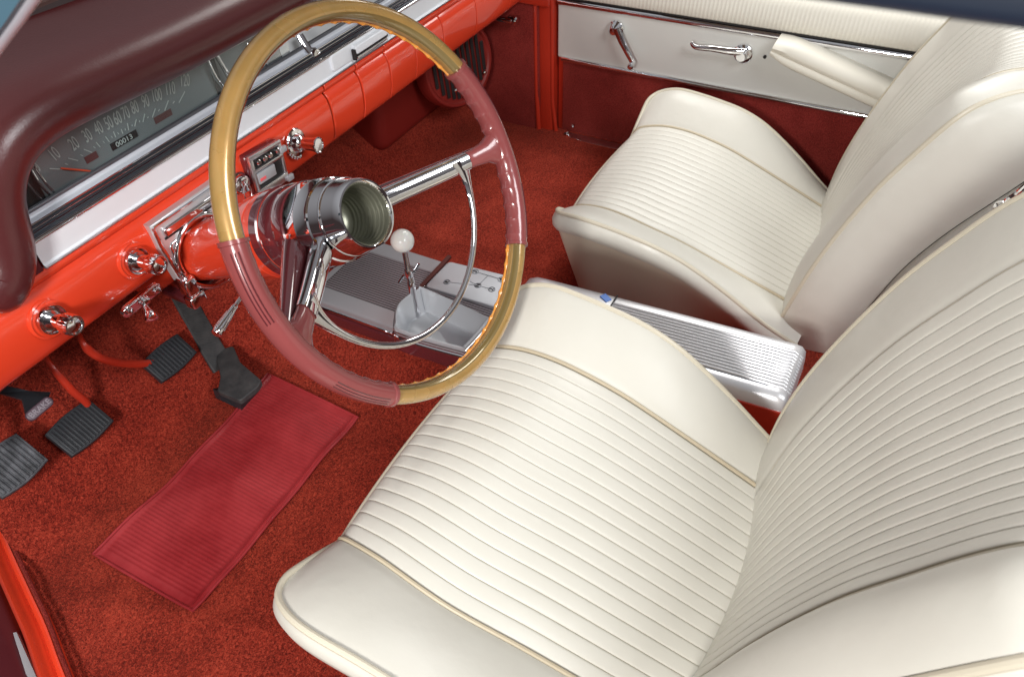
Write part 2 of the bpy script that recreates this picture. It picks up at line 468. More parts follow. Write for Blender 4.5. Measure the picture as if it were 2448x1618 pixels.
# spokes
def loft(secs, n=20):
    """secs: list of (centre, axis_a, axis_b, half_a, half_b, power)"""
    rows = []
    for c, a, b, ha, hb, pw in secs:
        row = []
        for k in range(n):
            t = 2 * pi * k / n
            ct, st = cos(t), sin(t)
            row.append(c + a * (ha * math.copysign(abs(ct) ** pw, ct)) + b * (hb * math.copysign(abs(st) ** pw, st)))
        rows.append(row)
    v, f = grid(rows, close_u=True); f.append(tuple(range(n))); f.append(tuple(range((len(rows) - 1) * n, len(rows) * n)))
    return v, f
for sg in (1, -1):
    th = d2(99.0) * sg
    rad = wpt(1, th).normalized(); tan = wpt(1, th + d2(90)).normalized()
    def sp(r, s, off=0): return wpt(r, th, s) + tan * off
    # maroon foot that flares into the rim
    secs = [(sp(0.2125, -0.001), tan, AX, 0.034, 0.007, 0.9), (sp(0.203, 0.0), tan, AX, 0.030, 0.0105, 0.85),
            (sp(0.192, 0.004), tan, AX, 0.019, 0.0105, 0.85), (sp(0.182, 0.010), tan, AX, 0.0128, 0.0105, 0.8),
            (sp(0.165, 0.019), tan, AX, 0.0106, 0.0098, 0.8), (sp(0.148, 0.030), tan, AX, 0.0100, 0.0095, 0.8)]
    MB().add(*loft(secs, 28)).build("spoke_foot", M['maroon_rim'], wheel, angle=60)
    # chrome sleeve
    secs = []
    for i in range(11):
        f = i / 10; r = 0.157 - 0.112 * f; s = 0.024 + 0.072 * f ** 1.05
        secs.append((sp(r, s), tan, AX, 0.0112 + 0.0012 * f, 0.0100 + 0.004 * f, 0.7))
    MB().add(*loft(secs, 28)).build("spoke_sleeve", M['chrome'], wheel, angle=60)
    # maroon backing blade
    secs = []
    for i in range(9):
        f = i / 8; r = 0.192 - 0.135 * f; s = 0.022 + 0.105 * f
        secs.append((sp(r, s), tan, AX, 0.0098 + (0.016 if sg < 0 else 0.004) * f, 0.010 + 0.010 * f, 0.8))
    MB().add(*loft(secs, 24)).build("spoke_backing", M['maroon'], wheel, angle=60)
# horn ring (lower half circle)
pts = [wpt(0.151, d2(97 + (263 - 97) * i / 120), 0.026) for i in range(121)]
def ringsec(i, f):
    e = min(f, 1 - f)
    w = 0.0042 + 0.013 * math.exp(-(e / 0.05) ** 1.3)
    return circ(0.0034 + 0.003 * math.exp(-(e / 0.05) ** 2), 14, w)
ring = MB().add(*sweep(pts, ringsec, up=AX)).build("horn_ring", M['chrome'], wheel)
# hub
prof = [(0.118, 0.0001), (0.118, 0.021)]
s = 0.112
for i in range(9):
    s0 = 0.112 - i * 0.0062; r0 = 0.0265 + i * 0.0009
    prof += [(s0, r0 - 0.0002), (s0 - 0.002, r0 + 0.0008), (s0 - 0.0042, r0 - 0.0001)]
prof += [(0.054, 0.0345), (0.0525, 0.0355), (0.051, 0.0372), (0.0515, 0.0392), (0.0535, 0.0402), (0.060, 0.0410)]
v, f = lathe(prof[:-4], O, AX, 64); f = f[:-1]
hub_in = MB().add(v, f).build("hub_socket", mat("socket_metal", (0.24, 0.24, 0.185), 0.35, metal=0.7), wheel, angle=80)
out = [(0.054, 0.0345), (0.0525, 0.0355), (0.051, 0.0372), (0.0512, 0.0392), (0.0535, 0.0405), (0.062, 0.0418), (0.0780, 0.0448), (0.0790, 0.0460), (0.0808, 0.0466), (0.0825, 0.0460), (0.0835, 0.0452),
       (0.097, 0.0482), (0.0985, 0.0500), (0.1005, 0.0502), (0.102, 0.0490), (0.118, 0.0515), (0.1195, 0.0524), (0.121, 0.0518), (0.138, 0.0535), (0.1395, 0.0525)]
v, f = lathe(out, O, AX, 72); f = f[:-2]
MB().add(v, f).build("hub", M['chrome'], wheel)
MB().add(*lathe([(0.1165, 0.0001), (0.1145, 0.004), (0.1145, 0.0085), (0.1165, 0.009)], O, AX, 6)).build("centre_nut", M['chrome_soft'], wheel)
v, f = lathe([(0.139, 0.0525), (0.141, 0.0545), (0.158, 0.0558), (0.160, 0.0548), (0.162, 0.0558), (0.182, 0.0562), (0.186, 0.0556), (0.1865, 0.054)], O, AX, 72); f = f[:-2]
MB().add(v, f).build("hub_shroud", M['maroon'], wheel)

col = empty("steering_column", AX * 0.3, "glossy red steering column tube held under the dash by a chrome bracket", "steering column")
v, f = lathe([(0.188, 0.0535), (0.189, 0.0555), (0.200, 0.0565), (0.218, 0.0568), (0.2185, 0.0560), (0.221, 0.0560), (0.2215, 0.0566),
              (0.240, 0.0562), (0.262, 0.0540), (0.285, 0.0505), (0.31, 0.0475), (0.34, 0.0455), (0.37, 0.0432), (0.41, 0.0410), (0.44, 0.040), (0.62, 0.040)], O, AX, 72)
MB().add(v, f[:-2]).build("column_tube", M['red'], col)
v, f = lathe([(0.1885, 0.0552), (0.1895, 0.0575), (0.2035, 0.0578), (0.2045, 0.0566)], O, AX, 72)
MB().add(v, f[:-2]).build("dark_collar", M['maroon'], col)
# slot and turn signal lever
c0 = at_p(612, 592, AX * 0.245, AX)
root = AX * 0.235 - X * 0.050 - UP * 0.022
tip = at_y(500, 775, 0.185)
lever = empty("turn_signal_lever", root, "thin chrome turn signal stalk sticking out left of the red steering column", "lever")
dv = (tip - root)
L_ = dv.length; dn = dv.normalized()
v, f = lathe([(0, 0.0001), (0, 0.0028), (L_ * 0.55, 0.0026), (L_ * 0.56, 0.0036), (L_ * 0.60, 0.0040), (L_ * 0.66, 0.0046), (L_ * 0.8, 0.0056), (L_ * 0.95, 0.0066), (L_ * 0.97, 0.0060), (L_ * 0.985, 0.0068), (L_ * 0.995, 0.0060), (L_, 0.003), (L_, 0.0001)],
             root, dn, 20)
MB().add(v, f).build("lever_stem", M['chrome'], lever)
mb = MB()
for i in range(10):
    for q in range(7):
        a = 2 * pi * q / 7; _, n1, n2 = frame(dn)
        r = 0.0046 + 0.0018 * i / 9
        c = root + dn * (L_ * (0.68 + 0.026 * i)) + (n1 * cos(a) + n2 * sin(a)) * r
        mb.add(*rbox(c, n1 * cos(a) + n2 * sin(a), dn, dn.cross(n1 * cos(a) + n2 * sin(a)), 0.001, 0.0022, 0.002, 0.0003, 1))
mb.build("knurling", M['chrome_soft'], lever)
mb = MB(); mb.add(*rbox(root + V((0.004, 0, 0)), AX, dn, AX.cross(dn), 0.022, 0.006, 0.010, 0.002, 2)); mb.build("lever_slot", M['dark'], col)

# chrome bracket
BY = 0.372
cz = -(BY / cos(T)) * sin(T)      # column centre height at the dash plane
br = []
tl, tr = at_y(338, 522, BY), at_y(468, 435, BY)
zt = (tl.z + tr.z) / 2; xl, xr = tl.x, tl.x + 0.128
mid = (xl + xr) / 2
poly = [(xl, zt), (xr, zt), (xr, zt - 0.035), (mid + 0.056, cz - 0.012)]
n = 20
for i in range(n + 1):
    a = -0.15 + (pi + 0.3) * i / n
    poly.append((mid * 0.3 + 0.045 * cos(a), cz + 0.01 + 0.047 * sin(a)))
poly += [(mid - 0.056, cz - 0.012), (xl, zt - 0.035)]
poly = poly[::-1]
brk = MB().add(*prism(poly, V((0, BY + 0.008, 0)), X, Z, -Y, 0.014, 0.003)).build("bracket_plate", mat("bracket_metal", (0.62, 0.62, 0.63), 0.3, metal=0.55), col, angle=40)
mb = MB()
def pp(a, b, d=0.0): return V((a, BY - 0.006 - d, b))
mb.add(*tube([pp(xl + 0.004, zt - 0.004), pp(xr - 0.004, zt - 0.004), pp(xr - 0.004, zt - 0.034), pp(mid + 0.053, cz - 0.006)], 0.0026, 10))
mb.add(*tube([pp(xl + 0.004, zt - 0.004), pp(xl + 0.004, zt - 0.034), pp(mid - 0.053, cz - 0.006)], 0.0026, 10))
mb.add(*tube([pp(mid - 0.048, cz - 0.004), pp(xl + 0.016, zt - 0.044), pp(xl + 0.020, zt - 0.040), pp(xr - 0.020, zt - 0.040), pp(xr - 0.016, zt - 0.044), pp(mid + 0.048, cz - 0.004)], 0.0022, 10))
mb.add(*tube([V((mid * 0.3 + 0.049 * cos(a), BY - 0.007, cz + 0.01 + 0.050 * sin(a))) for a in [-0.3 + (pi + 0.6) * i / 40 for i in range(41)]], 0.0048, 12))
mb.build("bracket_ridge", M['chrome'], brk)
MB().add(*rbox(V(((xl + xr) / 2, BY - 0.0075, zt - 0.019)), X, Y, Z, 0.100, 0.008, 0.013, 0.003, 3)).build("bracket_bar", M['chrome'], brk)
MB().add(*rbox(V(((xl + xr) / 2 - 0.001, BY - 0.0065, zt - 0.0285)), X, Y, Z, 0.100, 0.002, 0.0035, 0.0005, 1)).build("bar_slot", M['dark'], brk)
# lower clamp: half ring and lugs
cc = AX * (BY / cos(T) - 0.004)
mb = MB()
mb.add(*sweep([cc + (X * cos(a) + UP * sin(a)) * 0.0505 for a in [pi - 0.25 + (pi + 0.5) * i / 40 for i in range(41)]], lambda i, f: [(a * 0.007, b * 0.0035) for a, b in circ(1, 16)], up=AX))
mb.build("clamp_ring", M['chrome'], col)
for sg in (-1, 1):
    mb = MB(); c = V((mid + sg * 0.050, BY - 0.010, cz - 0.020))
    mb.add(*rbox(c, X, Y, Z, 0.020, 0.022, 0.030, 0.004, 3))
    mb.add(*rbox(c + V((0, -0.004, -0.024)), X, Y, Z, 0.026, 0.018, 0.020, 0.003, 3))
    mb.add(*lathe([(0, 0.0001), (0, 0.005), (0.004, 0.005), (0.006, 0.003), (0.006, 0.0001)], c + V((0.0, 0.002, 0.014)), Z, 12))
    mb.add(*lathe([(0, 0.0001), (0, 0.0035), (0.005, 0.0035), (0.005, 0.0001)], c + V((sg * 0.008, -0.006, 0.012)), Z, 10))
    mb.build("clamp_lug", M['chrome'], col)
MB().add(*rbox(V((mid, BY + 0.02, cz - 0.048)), X, Y, Z, 0.12, 0.05, 0.012, 0.003, 2)).build("clamp_base", M['maroon'], col)

# ------------------------------------------------------------------ dashboard
dash = empty("dashboard", V((0.3, 0.42, -0.1)), "red metal dashboard with silver trim band, speedometer and padded maroon hood", "dashboard")
def ext_x(prof, x0, x1, nseg=1, closed=False):
    rows = [[V((x0 + (x1 - x0) * i / nseg, a, b)) for a, b in prof] for i in range(nseg + 1)]
    return grid(rows, close_u=closed)
XR = 1.04
face = [(0.392, -0.072), (0.384, -0.0745), (0.3795, -0.078), (0.3785, -0.082), (0.3800, -0.0862), (0.3835, -0.0885), (0.3845, -0.0905), (0.3815, -0.0935), (0.3775, -0.0985),
        (0.3745, -0.110), (0.3735, -0.128), (0.3745, -0.145), (0.3770, -0.158), (0.3795, -0.167), (0.383, -0.175), (0.389, -0.181), (0.400, -0.184), (0.43, -0.185), (0.44, -0.18)]
MB().add(*ext_x(face, -0.50, 0.3195, 8)).build("lower_panel", M['red'], dash, fix=False, angle=60)
# the strip of tiles to the right of the column
xs = [0.3245, 0.410, 0.492, 0.575, 0.672, 0.80, 0.95, XR]
gaps = [0.0042, 0.0028, 0.0016, 0.0014, 0.0012, 0.0012, 0.001]
for i in range(len(xs) - 1):
    a, b = xs[i], xs[i + 1] - gaps[i]
    rows = []
    for k, f in enumerate([0, 0.0, 0.012, 0.02, 0.5, 0.98, 0.988, 1.0, 1.0]):
        xx = a + (b - a) * f if 0 < k < 8 else (a if k == 0 else b)
        ins = {0: 0.006, 1: 0.0007, 2: 0.0, 3: 0.0, 4: 0.0, 5: 0.0, 6: 0.0, 7: 0.0007, 8: 0.006}[k]
        rows.append([V((xx, p + ins, q)) for j, (p, q) in enumerate(face)])
    MB().add(*grid(rows)).build("panel_tile", M['red'], dash, fix=False, angle=60)
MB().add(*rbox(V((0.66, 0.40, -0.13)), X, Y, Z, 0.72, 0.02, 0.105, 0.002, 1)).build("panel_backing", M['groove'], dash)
# silver band
band = [(0.386, -0.0745), (0.3785, -0.0742), (0.3775, -0.0715), (0.3790, -0.0700), (0.3800, -0.0685), (0.3800, -0.0425), (0.3790, -0.0410), (0.385, -0.0405)]
MB().add(*ext_x(band, -0.1985, XR, 4)).build("silver_band", M['alu'], dash, fix=False, angle=25)
MB().add(*tube([V((-0.198, 0.3775, -0.0727)), V((XR, 0.3775, -0.0727))], 0.0017, 8)).build("band_bead", M['chrome_soft'], dash)
MB().add(*rbox(V((-0.36, 0.388, -0.060)), X, Y, Z, 0.322, 0.014, 0.036, 0.002, 1)).build("band_end_panel", M['maroon'], dash)
# stepped mouldings above the band
MB().add(*tube([V((-0.24, 0.3790, -0.0382)), V((XR, 0.3790, -0.0382))], 0.0028, 12)).build("lower_bead", M['chrome'], dash)
st = [(0.381, -0.0358), (0.386, -0.0352), (0.386, -0.0334), (0.3885, -0.0330), (0.3885, -0.0305), (0.3915, -0.0300), (0.3915, -0.0268), (0.394, -0.0262)]
MB().add(*ext_x(st, -0.24, XR, 2)).build("ribbed_moulding", M['smoke'], dash, fix=False, angle=20)
for (yy, zz) in ((0.3858, -0.0330), (0.3885, -0.0299), (0.3912, -0.0262)):
    MB().add(*tube([V((-0.24, yy, zz)), V((XR, yy, zz))], 0.0007, 6)).build("moulding_wire", M['chrome'], dash)
cov = [(0.392 + 0.010 * (1 - cos(a)), -0.0275 + 0.010 * sin(a) * 0.9) for a in [pi / 2 * i / 8 for i in range(9)]]
cov = [(0.3925, -0.0262), (0.3955, -0.0260), (0.3985, -0.0250), (0.4005, -0.0235), (0.4010, -0.0205), (0.4005, -0.0185)]
MB().add(*ext_x(cov, -0.24, XR, 2)).build("cove_moulding", mat("cove_metal", (0.68, 0.71, 0.77), 0.4, metal=0.35), dash, fix=False, angle=60)
MB().add(*tube([V((-0.24, 0.4015, -0.0165)), V((XR, 0.4015, -0.0165))], 0.0030, 12)).build("upper_bead", M['smoke'], dash)
# dial face and instrument glass
DY = 0.430
dial = MB().add(*ext_x([(0.425, -0.045), (DY, -0.04), (DY, 0.070), (0.405, 0.090)], -0.235, 0.235, 2)).build("speedometer_face", M['dial'], dash, fix=False)
MB().add(*ext_x([(0.404, -0.0155), (0.4035, 0.0), (0.403, 0.03), (0.402, 0.066)], -0.235, 0.292, 2)).build("instrument_glass", M['glass'], dash, fix=False)
MB().add(*ext_x([(0.425, -0.045), (0.428, -0.02), (0.428, 0.070), (0.405, 0.090)], 0.2955, XR, 2)).build("silver_backplate", mat("silver_fascia", (0.78, 0.79, 0.80), 0.35, metal=0.2), dash, fix=False)
MB().add(*ext_x([(0.427, -0.045), (0.429, -0.02), (0.429, 0.070), (0.405, 0.090)], 0.2355, 0.295, 2)).build("side_dial", mat("grey_dial", (0.16, 0.17, 0.17), 0.4), dash, fix=False)
# lower grey ledge inside the glass
MB().add(*ext_x([(0.4045, -0.015), (0.410, -0.021), (0.4295, -0.036)], -0.235, XR, 2)).build("cluster_ledge", mat("ledge_grey", (0.17, 0.165, 0.15), 0.4), dash, fix=False)
TY = DY - 0.0012
nums = [("0", 83, 386, 16), ("10", 126, 358, 13), ("20", 171, 334, 8), ("30", 202, 315, 5), ("40", 228, 298, 2), ("50", 252, 286, 0), ("60", 272, 275, -2),
        ("70", 291, 263, -4), ("80", 312, 250, -7), ("90", 337, 236, -10), ("100", 363, 222, -13), ("110", 394, 207, -16), ("120", 428, 188, -20)]
for body, px, py, rot in nums:
    p = at_y(px, py, TY); a = radians(rot)
    ex = X * cos(a) + Z * sin(a); ey = -X * sin(a) + Z * cos(a)
    text(body, 0.0235, p, ex, ey, 0.48, 0.0003, 0.0, 'numeral', M['mark'], dial)
ticks = [((400 - 30, 1265), (465, 1270), 1), ((510, 1187), (585, 1205), 1), ((628, 1120), (690, 1145), 1), ((720, 1068), (750, 1103), 1), ((790, 1025), (820, 1065), 1),
         ((850, 988), (868, 1030), 1), ((908, 970), (922, 1003), 1), ((955, 925), (965, 978), 1), ((1022, 895), (1010, 950), 1), ((1085, 855), (1072, 917), 1),
         ((1165, 815), (1142, 882), 1), ((1262, 755), (1235, 832), 1), ((1385, 688), (1342, 772), 1),
         ((485, 1228), (510, 1235), 0), ((600, 1160), (622, 1170), 0), ((700, 1100), (715, 1112), 0), ((772, 1060), (782, 1072), 0), ((835, 1022), (842, 1034), 0),
         ((882, 995), (890, 1006), 0), ((937, 965), (941, 978), 0), ((990, 936), (990, 948), 0), ((1048, 905), (1044, 918), 0), ((1112, 876), (1106, 888), 0), ((1196, 820), (1188, 836), 0), ((1308, 760), (1296, 778), 0)]
mb = MB()
for (a, b, kx), (c, d, ky), big in [((t[0][0], t[0][1], 0), (t[1][0], t[1][1], 0), t[2]) for t in ticks]:
    p, q = at_y(a / 3.236, b / 3.236, TY), at_y(c / 3.236, d / 3.236, TY)
    dd = (q - p); ln = dd.length; dd.normalize()
    mb.add(*rbox((p + q) / 2, dd, Y, dd.cross(Y), ln, 0.0006, 0.0011 if big else 0.0009, 0.0, 1))
mb.build("scale_marks", M['mark'], dial, smooth=False)
p, q = at_y(455 / 3.236, 1262 / 3.236, TY - 0.002), at_y(680 / 3.236, 1283 / 3.236, TY - 0.002)
dd = (q - p); ln = dd.length; dd.normalize()
MB().add(*rbox((p + q) / 2, dd, Y, dd.cross(Y), ln, 0.0008, 0.0022, 0.0003, 1)).build("needle", M['needle'], dial)
po, po2 = at_y(262, 341, TY), at_y(312, 312, TY)
oc = at_y(288, 325, TY)
MB().add(*rbox(oc, X, Y, Z, 0.042, 0.001, 0.0095, 0.0, 1)).build("odometer_window", M['dark'], dial)
text("00013", 0.0095, oc + V((-0.001, -0.0012, 0)), X, Z, 1.15, 0.0002, 0, 'odometer', M['mark'], dial)
for px, py, w_ in ((212, 365, 0.018), (378, 270, 0.03)):
    MB().add(*rbox(at_y(px, py, TY), X, Y, Z, w_, 0.0005, 0.009, 0.0, 1)).build("warning_lamp", mat("dim_red_lens", (0.12, 0.05, 0.05), 0.4), dial)
# chrome dividers standing in front of the dials
def divider(p0, p1, p2, r, name="divider", material=None):
    pts = catmull([p0, p1, p2], 8)
    return MB().add(*sweep(pts, lambda i, f: [(a * r, b * r * 1.7) for a, b in circ(1, 12)], up=X)).build(name, material or M['chrome'], dash)
for (a, b, c, r) in (((72, 395), (95, 430), (128, 462), 0.0016), ((80, 385), (106, 425), (138, 458), 0.0014), ((56, 415), (80, 445), (108, 475), 0.001),
                     ((480, 140), (500, 180), (526, 212), 0.0022), ((502, 130), (522, 165), (540, 200), 0.0028), ((568, 95), (578, 118), (592, 128), 0.0022), ((586, 85), (598, 110), (622, 160), 0.0022),
                     ):
    divider(at_y(*a, 0.420), at_y(*b, 0.414), at_y(*c, 0.4075), r)
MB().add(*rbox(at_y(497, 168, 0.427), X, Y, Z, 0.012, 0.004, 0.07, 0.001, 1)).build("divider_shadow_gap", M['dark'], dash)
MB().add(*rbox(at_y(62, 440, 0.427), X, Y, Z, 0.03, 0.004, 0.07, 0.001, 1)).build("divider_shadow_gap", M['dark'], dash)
# temperature lever: chrome blade with a round end
lv = [at_y(694, 82, 0.408), at_y(708, 105, 0.400), at_y(720, 122, 0.394)]
dl = MB().add(*sweep(catmull(lv, 6), lambda i, f: [(a * 0.0075, b * 0.004) for a, b in circ(1, 16)], up=X)).build("slide_lever", M['chrome'], dash)
MB().add(*lathe([(0, 0.0001), (0, 0.009), (0.006, 0.0095), (0.010, 0.0075), (0.011, 0.003), (0.011, 0.0001)], at_y(724, 124, 0.397), -Y, 24)).build("lever_end", M['chrome'], dl)
lv = [at_y(884, -20, 0.418), at_y(905, 12, 0.404)]
MB().add(*tube(lv, 0.004, 12)).build("slide_lever", M['chrome'], dash)
# ashtray style handle on the band
hc = at_y(857, 100, 0.372)
MB().add(*prism(rrect(0.150, 0.026, 0.004), V((hc.x - 0.022, 0.381, hc.z + 0.002)), X, Z, -Y, 0.006, 0.002)).build("ash_tray_door", M['alu'], dash, angle=40)
h2 = MB().add(*prism(rrect(0.088, 0.013, 0.003), V((hc.x, 0.3755, hc.z + 0.006)), X, Z, V((0, -1, -0.2)).normalized(), 0.009, 0.002)).build("tray_handle", M['alu'], dash, angle=40)
MB().add(*rbox(V((hc.x + 0.001, 0.3700, hc.z - 0.0030)), X, Y, Z, 0.090, 0.006, 0.0045, 0.001, 1)).build("handle_gap", M['dark'], h2)
MB().add(*rbox(V((hc.x + 0.001, 0.3705, hc.z - 0.0080)), X, Y, Z, 0.086, 0.006, 0.0050, 0.0015, 2)).build("handle_lip", M['chrome_soft'], h2)
MB().add(*rbox(V((hc.x - 0.0465, 0.3705, hc.z - 0.002)), X, Y, Z, 0.004, 0.008, 0.018, 0.001, 1)).build("handle_end", M['dark'], h2)

# padded hood: swept roll
path = [(XR, 0.051), (0.6, 0.050), (0.3, 0.049), (0.1, 0.049), (0.0, 0.052), (-0.07, 0.0545), (-0.112, 0.0540), (-0.143, 0.048), (-0.163, 0.036), (-0.177, 0.018), (-0.185, -0.002),
        (-0.191, -0.022), (-0.198, -0.042), (-0.208, -0.061), (-0.223, -0.078), (-0.236, -0.087)]
pp2 = catmull([V((a, 0, b)) for a, b in path], 6)
sec = [(0.0, 0.408), (-0.0015, 0.398), (-0.002, 0.386), (0.0, 0.374), (0.006, 0.364), (0.014, 0.3565), (0.024, 0.352), (0.034, 0.351), (0.044, 0.354), (0.054, 0.361), (0.062, 0.372), (0.068, 0.388), (0.0715, 0.410), (0.074, 0.450), (0.0755, 0.518)]
rows = []
N = len(pp2)
def resample(P, m):
    ls = [0]
    for i in range(1, len(P)): ls.append(ls[-1] + (P[i] - P[i - 1]).length)
    out = []
    for k in range(m):
        t = ls[-1] * k / (m - 1); i = 0
        while i < len(P) - 2 and ls[i + 1] < t: i += 1
        f = (t - ls[i]) / max(ls[i + 1] - ls[i], 1e-9); out.append(P[i].lerp(P[i + 1], f))
    return out
for i, p in enumerate(pp2):
    t = (pp2[min(i + 1, N - 1)] - pp2[max(i - 1, 0)]).normalized()
    nrm = V((t.z, 0, -t.x)); nrm = nrm if nrm.z > 0 or nrm.x < 0 else -nrm
    if p.x > -0.05: nrm = V((0, 0, 1))
    fr_ = sstep(0.80, 1.0, i / (N - 1)); k = 1.0
    rows.append([V((p.x, 0, p.z)) + nrm * (o * k) + V((0, y_, 0)) for o, y_ in sec])
# rounded lower end
last = rows[-1]; cen = V((sum(q.x for q in last[:12]) / 12, 0, sum(q.z for q in last[:12]) / 12))
endt = (pp2[-1] - pp2[-2]).normalized()
for a in [pi / 2 * j / 6 for j in range(1, 7)]:
    rows.append([V((cen.x + (q.x - cen.x) * cos(a) ** 0.7, 0.395 + (q.y - 0.395) * (cos(a) ** 0.7 if q.y < 0.395 else 1), cen.z + (q.z - cen.z) * cos(a) ** 0.7)) + endt * (0.030 * sin(a)) for q in last])
hood = MB().add(*grid(rows)).build("padded_hood", M['hood'], dash, fix=False, angle=180)
edge = [V((p.x, 0.4035, p.z)) for p in pp2]
MB().add(*tube([r_[1] + V((0, -0.001, 0)) for r_ in rows[:N]], 0.0012, 6)).build("edge_welt", mat("pale_welt", (0.45, 0.38, 0.33), 0.4), hood)
# dash top behind the roll, with the two moulded ridges and the cowl
ZT = 0.017
top = [(0.517, 0.1155), (0.527, 0.1160), (0.529, 0.1195), (0.533, 0.1205), (0.536, 0.117), (0.541, 0.116), (0.5425, 0.118), (0.547, 0.1265), (0.5495, 0.127), (0.552, 0.120), (0.57, 0.118), (0.62, 0.118), (0.75, 0.112), (0.95, 0.09)]
MB().add(*ext_x([(a, b + ZT) for a, b in top], -0.30, XR, 2)).build("dash_top", M['hoodtop'], dash, fix=False, angle=40)
MB().add(*tube([V((-0.3, 0.5315, 0.1203 + ZT)), V((XR, 0.5315, 0.1203 + ZT))], 0.0012, 6)).build("top_ridge", M['hood'], dash)
MB().add(*tube([V((-0.3, 0.5485, 0.127 + ZT)), V((0.10, 0.5485, 0.127 + ZT))], 0.0012, 6)).build("top_ridge", M['hood'], dash)
MB().add(*tube([V((0.106, 0.5485, 0.127 + ZT)), V((XR, 0.5485, 0.127 + ZT))], 0.0012, 6)).build("top_ridge", M['hood'], dash)
# dark under-dash
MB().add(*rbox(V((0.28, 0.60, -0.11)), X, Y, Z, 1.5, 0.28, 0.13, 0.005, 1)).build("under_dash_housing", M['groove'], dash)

# ------------------------------------------------------------------ pull knobs
def knob(px, py, label, big=1.0, outn=0.047, cap=0.0128):
    c = at_y(px, py, 0.3735)
    k = empty("pull_knob", c, label, "knob", "chrome pull knobs on the red dash panel")
    ax = V((0.10, -1, 0.06)).normalized()
    b = MB().add(*lathe([(0.0015, 0.0001), (0.0015, 0.012), (0.0005, 0.016), (0.0005, 0.0215), (0.0022, 0.0235), (0.0006, 0.0255), (-0.002, 0.026)], c, ax, 48)).build("recess_ring", M['red'], k)
    MB().add(*lathe([(0.0, 0.0185), (0.006, 0.0188), (0.0085, 0.0180), (0.0085, 0.0165), (0.0050, 0.0135), (0.0050, 0.0110), (0.012, 0.0100), (0.020, 0.0095), (0.028, 0.0090)], c, ax, 48)).build("bezel", M['chrome'], k)
    # fluted cap
    v, f = lathe([(0.026, 0.0090), (0.028, cap * 0.98), (0.031, cap), (outn - 0.006, cap), (outn - 0.003, cap * 0.95), (outn - 0.003, cap * 0.80), (outn - 0.0045, cap * 0.74), (outn - 0.0035, cap * 0.45), (outn - 0.0028, 0.0001)], c, ax, 72,
                 fr=lambda t, s: 1 + (0.022 * (1 if int(t / (2 * pi) * 36 + 0.5) % 2 else -1) if 0.027 < s < outn - 0.0055 else 0))
    MB().add(v, f).build("cap", M['chrome'], k, angle=30)
    return k
knob(113, 738, "chrome pull knob in a flared bezel at the far left of the red dash", 2)
knob(312, 602, "chrome pull knob just left of the steering column bracket", 2)
lk = empty("cigarette_lighter", at_y(680, 328, 0.372), "chrome cigarette lighter knob right of the heater control on the red dash", "lighter")
c = at_y(683, 331, 0.3735); ax = V((0.12, -1, 0.08)).normalized()
MB().add(*lathe([(0, 0.0001), (0, 0.023), (0.003, 0.023), (0.005, 0.021), (0.0055, 0.015), (0.012, 0.013), (0.014, 0.010), (0.018, 0.008)], c, ax, 40)).build("bezel", M['chrome'], lk)
MB().add(*lathe([(0.016, 0.0075), (0.018, 0.0095), (0.036, 0.0105), (0.042, 0.0122), (0.045, 0.0125), (0.046, 0.0110), (0.0445, 0.0098), (0.0448, 0.0001)], c, ax, 40)).build("knob_cap", M['chrome'], lk)
mb = MB()
for q in range(5):
    a = radians(200 + q * 16); cc2 = c + (X * cos(a) + Z * sin(a)) * 0.0225 + ax * 0.004
    mb.add(*lathe([(0, 0.0001), (0, 0.004), (0.003, 0.0035), (0.0045, 0.0001)], cc2, ax, 12))
mb.build("bezel_teeth", M['chrome'], lk)

# ------------------------------------------------------------------ heater control frame
hc4 = [at_y(*q, 0.356) for q in ((569, 375), (637, 327), (678, 410), (606, 452))]
ctr = sum(hc4, V()) / 4; W_ = 0.5 * ((hc4[1] - hc4[0]).length + (hc4[2] - hc4[3]).length); H_ = 0.5 * ((hc4[3] - hc4[0]).length + (hc4[2] - hc4[1]).length)
exx = (hc4[1] - hc4[0] + hc4[2] - hc4[3]); exx.y = 0; exx.normalize(); ezz = V((-exx.z, 0, exx.x))
hcb = empty("heater_control", ctr, "square chrome heater control box with open windows and sliding switch on the dash", "control panel")
def fr2(a, b, d=0): return ctr + exx * a + ezz * b + V((0, d, 0))
MB().add(*rbox(fr2(0, 0, 0.0125), exx, Y, ezz, W_ * 0.97, 0.016, H_ * 0.97, 0.002, 2)).build("housing", M['maroon'], hcb)
mb = MB(); w = 0.0065
for a, b, sx, sz in ((0, H_ / 2 - w / 2, W_, w), (0, -H_ / 2 + w * 1.0, W_, w * 2.0), (-W_ / 2 + w / 2, 0, w, H_ - 0.001), (W_ / 2 - w / 2, 0, w, H_ - 0.001), (0, H_ * 0.13, W_ - 0.002, w * 0.8)):
    mb.add(*rbox(fr2(a, b, 0.001 if sx > sz else 0.0014), exx, Y, ezz, sx, 0.006, sz, 0.0012, 2))
mb.build("frame", M['chrome_soft'], hcb)
MB().add(*rbox(fr2(0, 0, 0.0042), exx, Y, ezz, W_ * 0.9, 0.004, H_ * 0.9, 0.0, 1)).build("dark_inside", M['dark'], hcb)
MB().add(*rbox(fr2(-W_ * 0.12, -H_ * 0.07, 0.0005), exx, Y, ezz, W_ * 0.55, 0.006, H_ * 0.26, 0.001, 2)).build("slide_switch", M['alu_white'], hcb)
MB().add(*rbox(fr2(-W_ * 0.27, -H_ * 0.10, -0.0028), exx, Y, ezz, W_ * 0.18, 0.001, H_ * 0.07, 0.0003, 1)).build("switch_mark", M['pink'], hcb)
mb = MB()
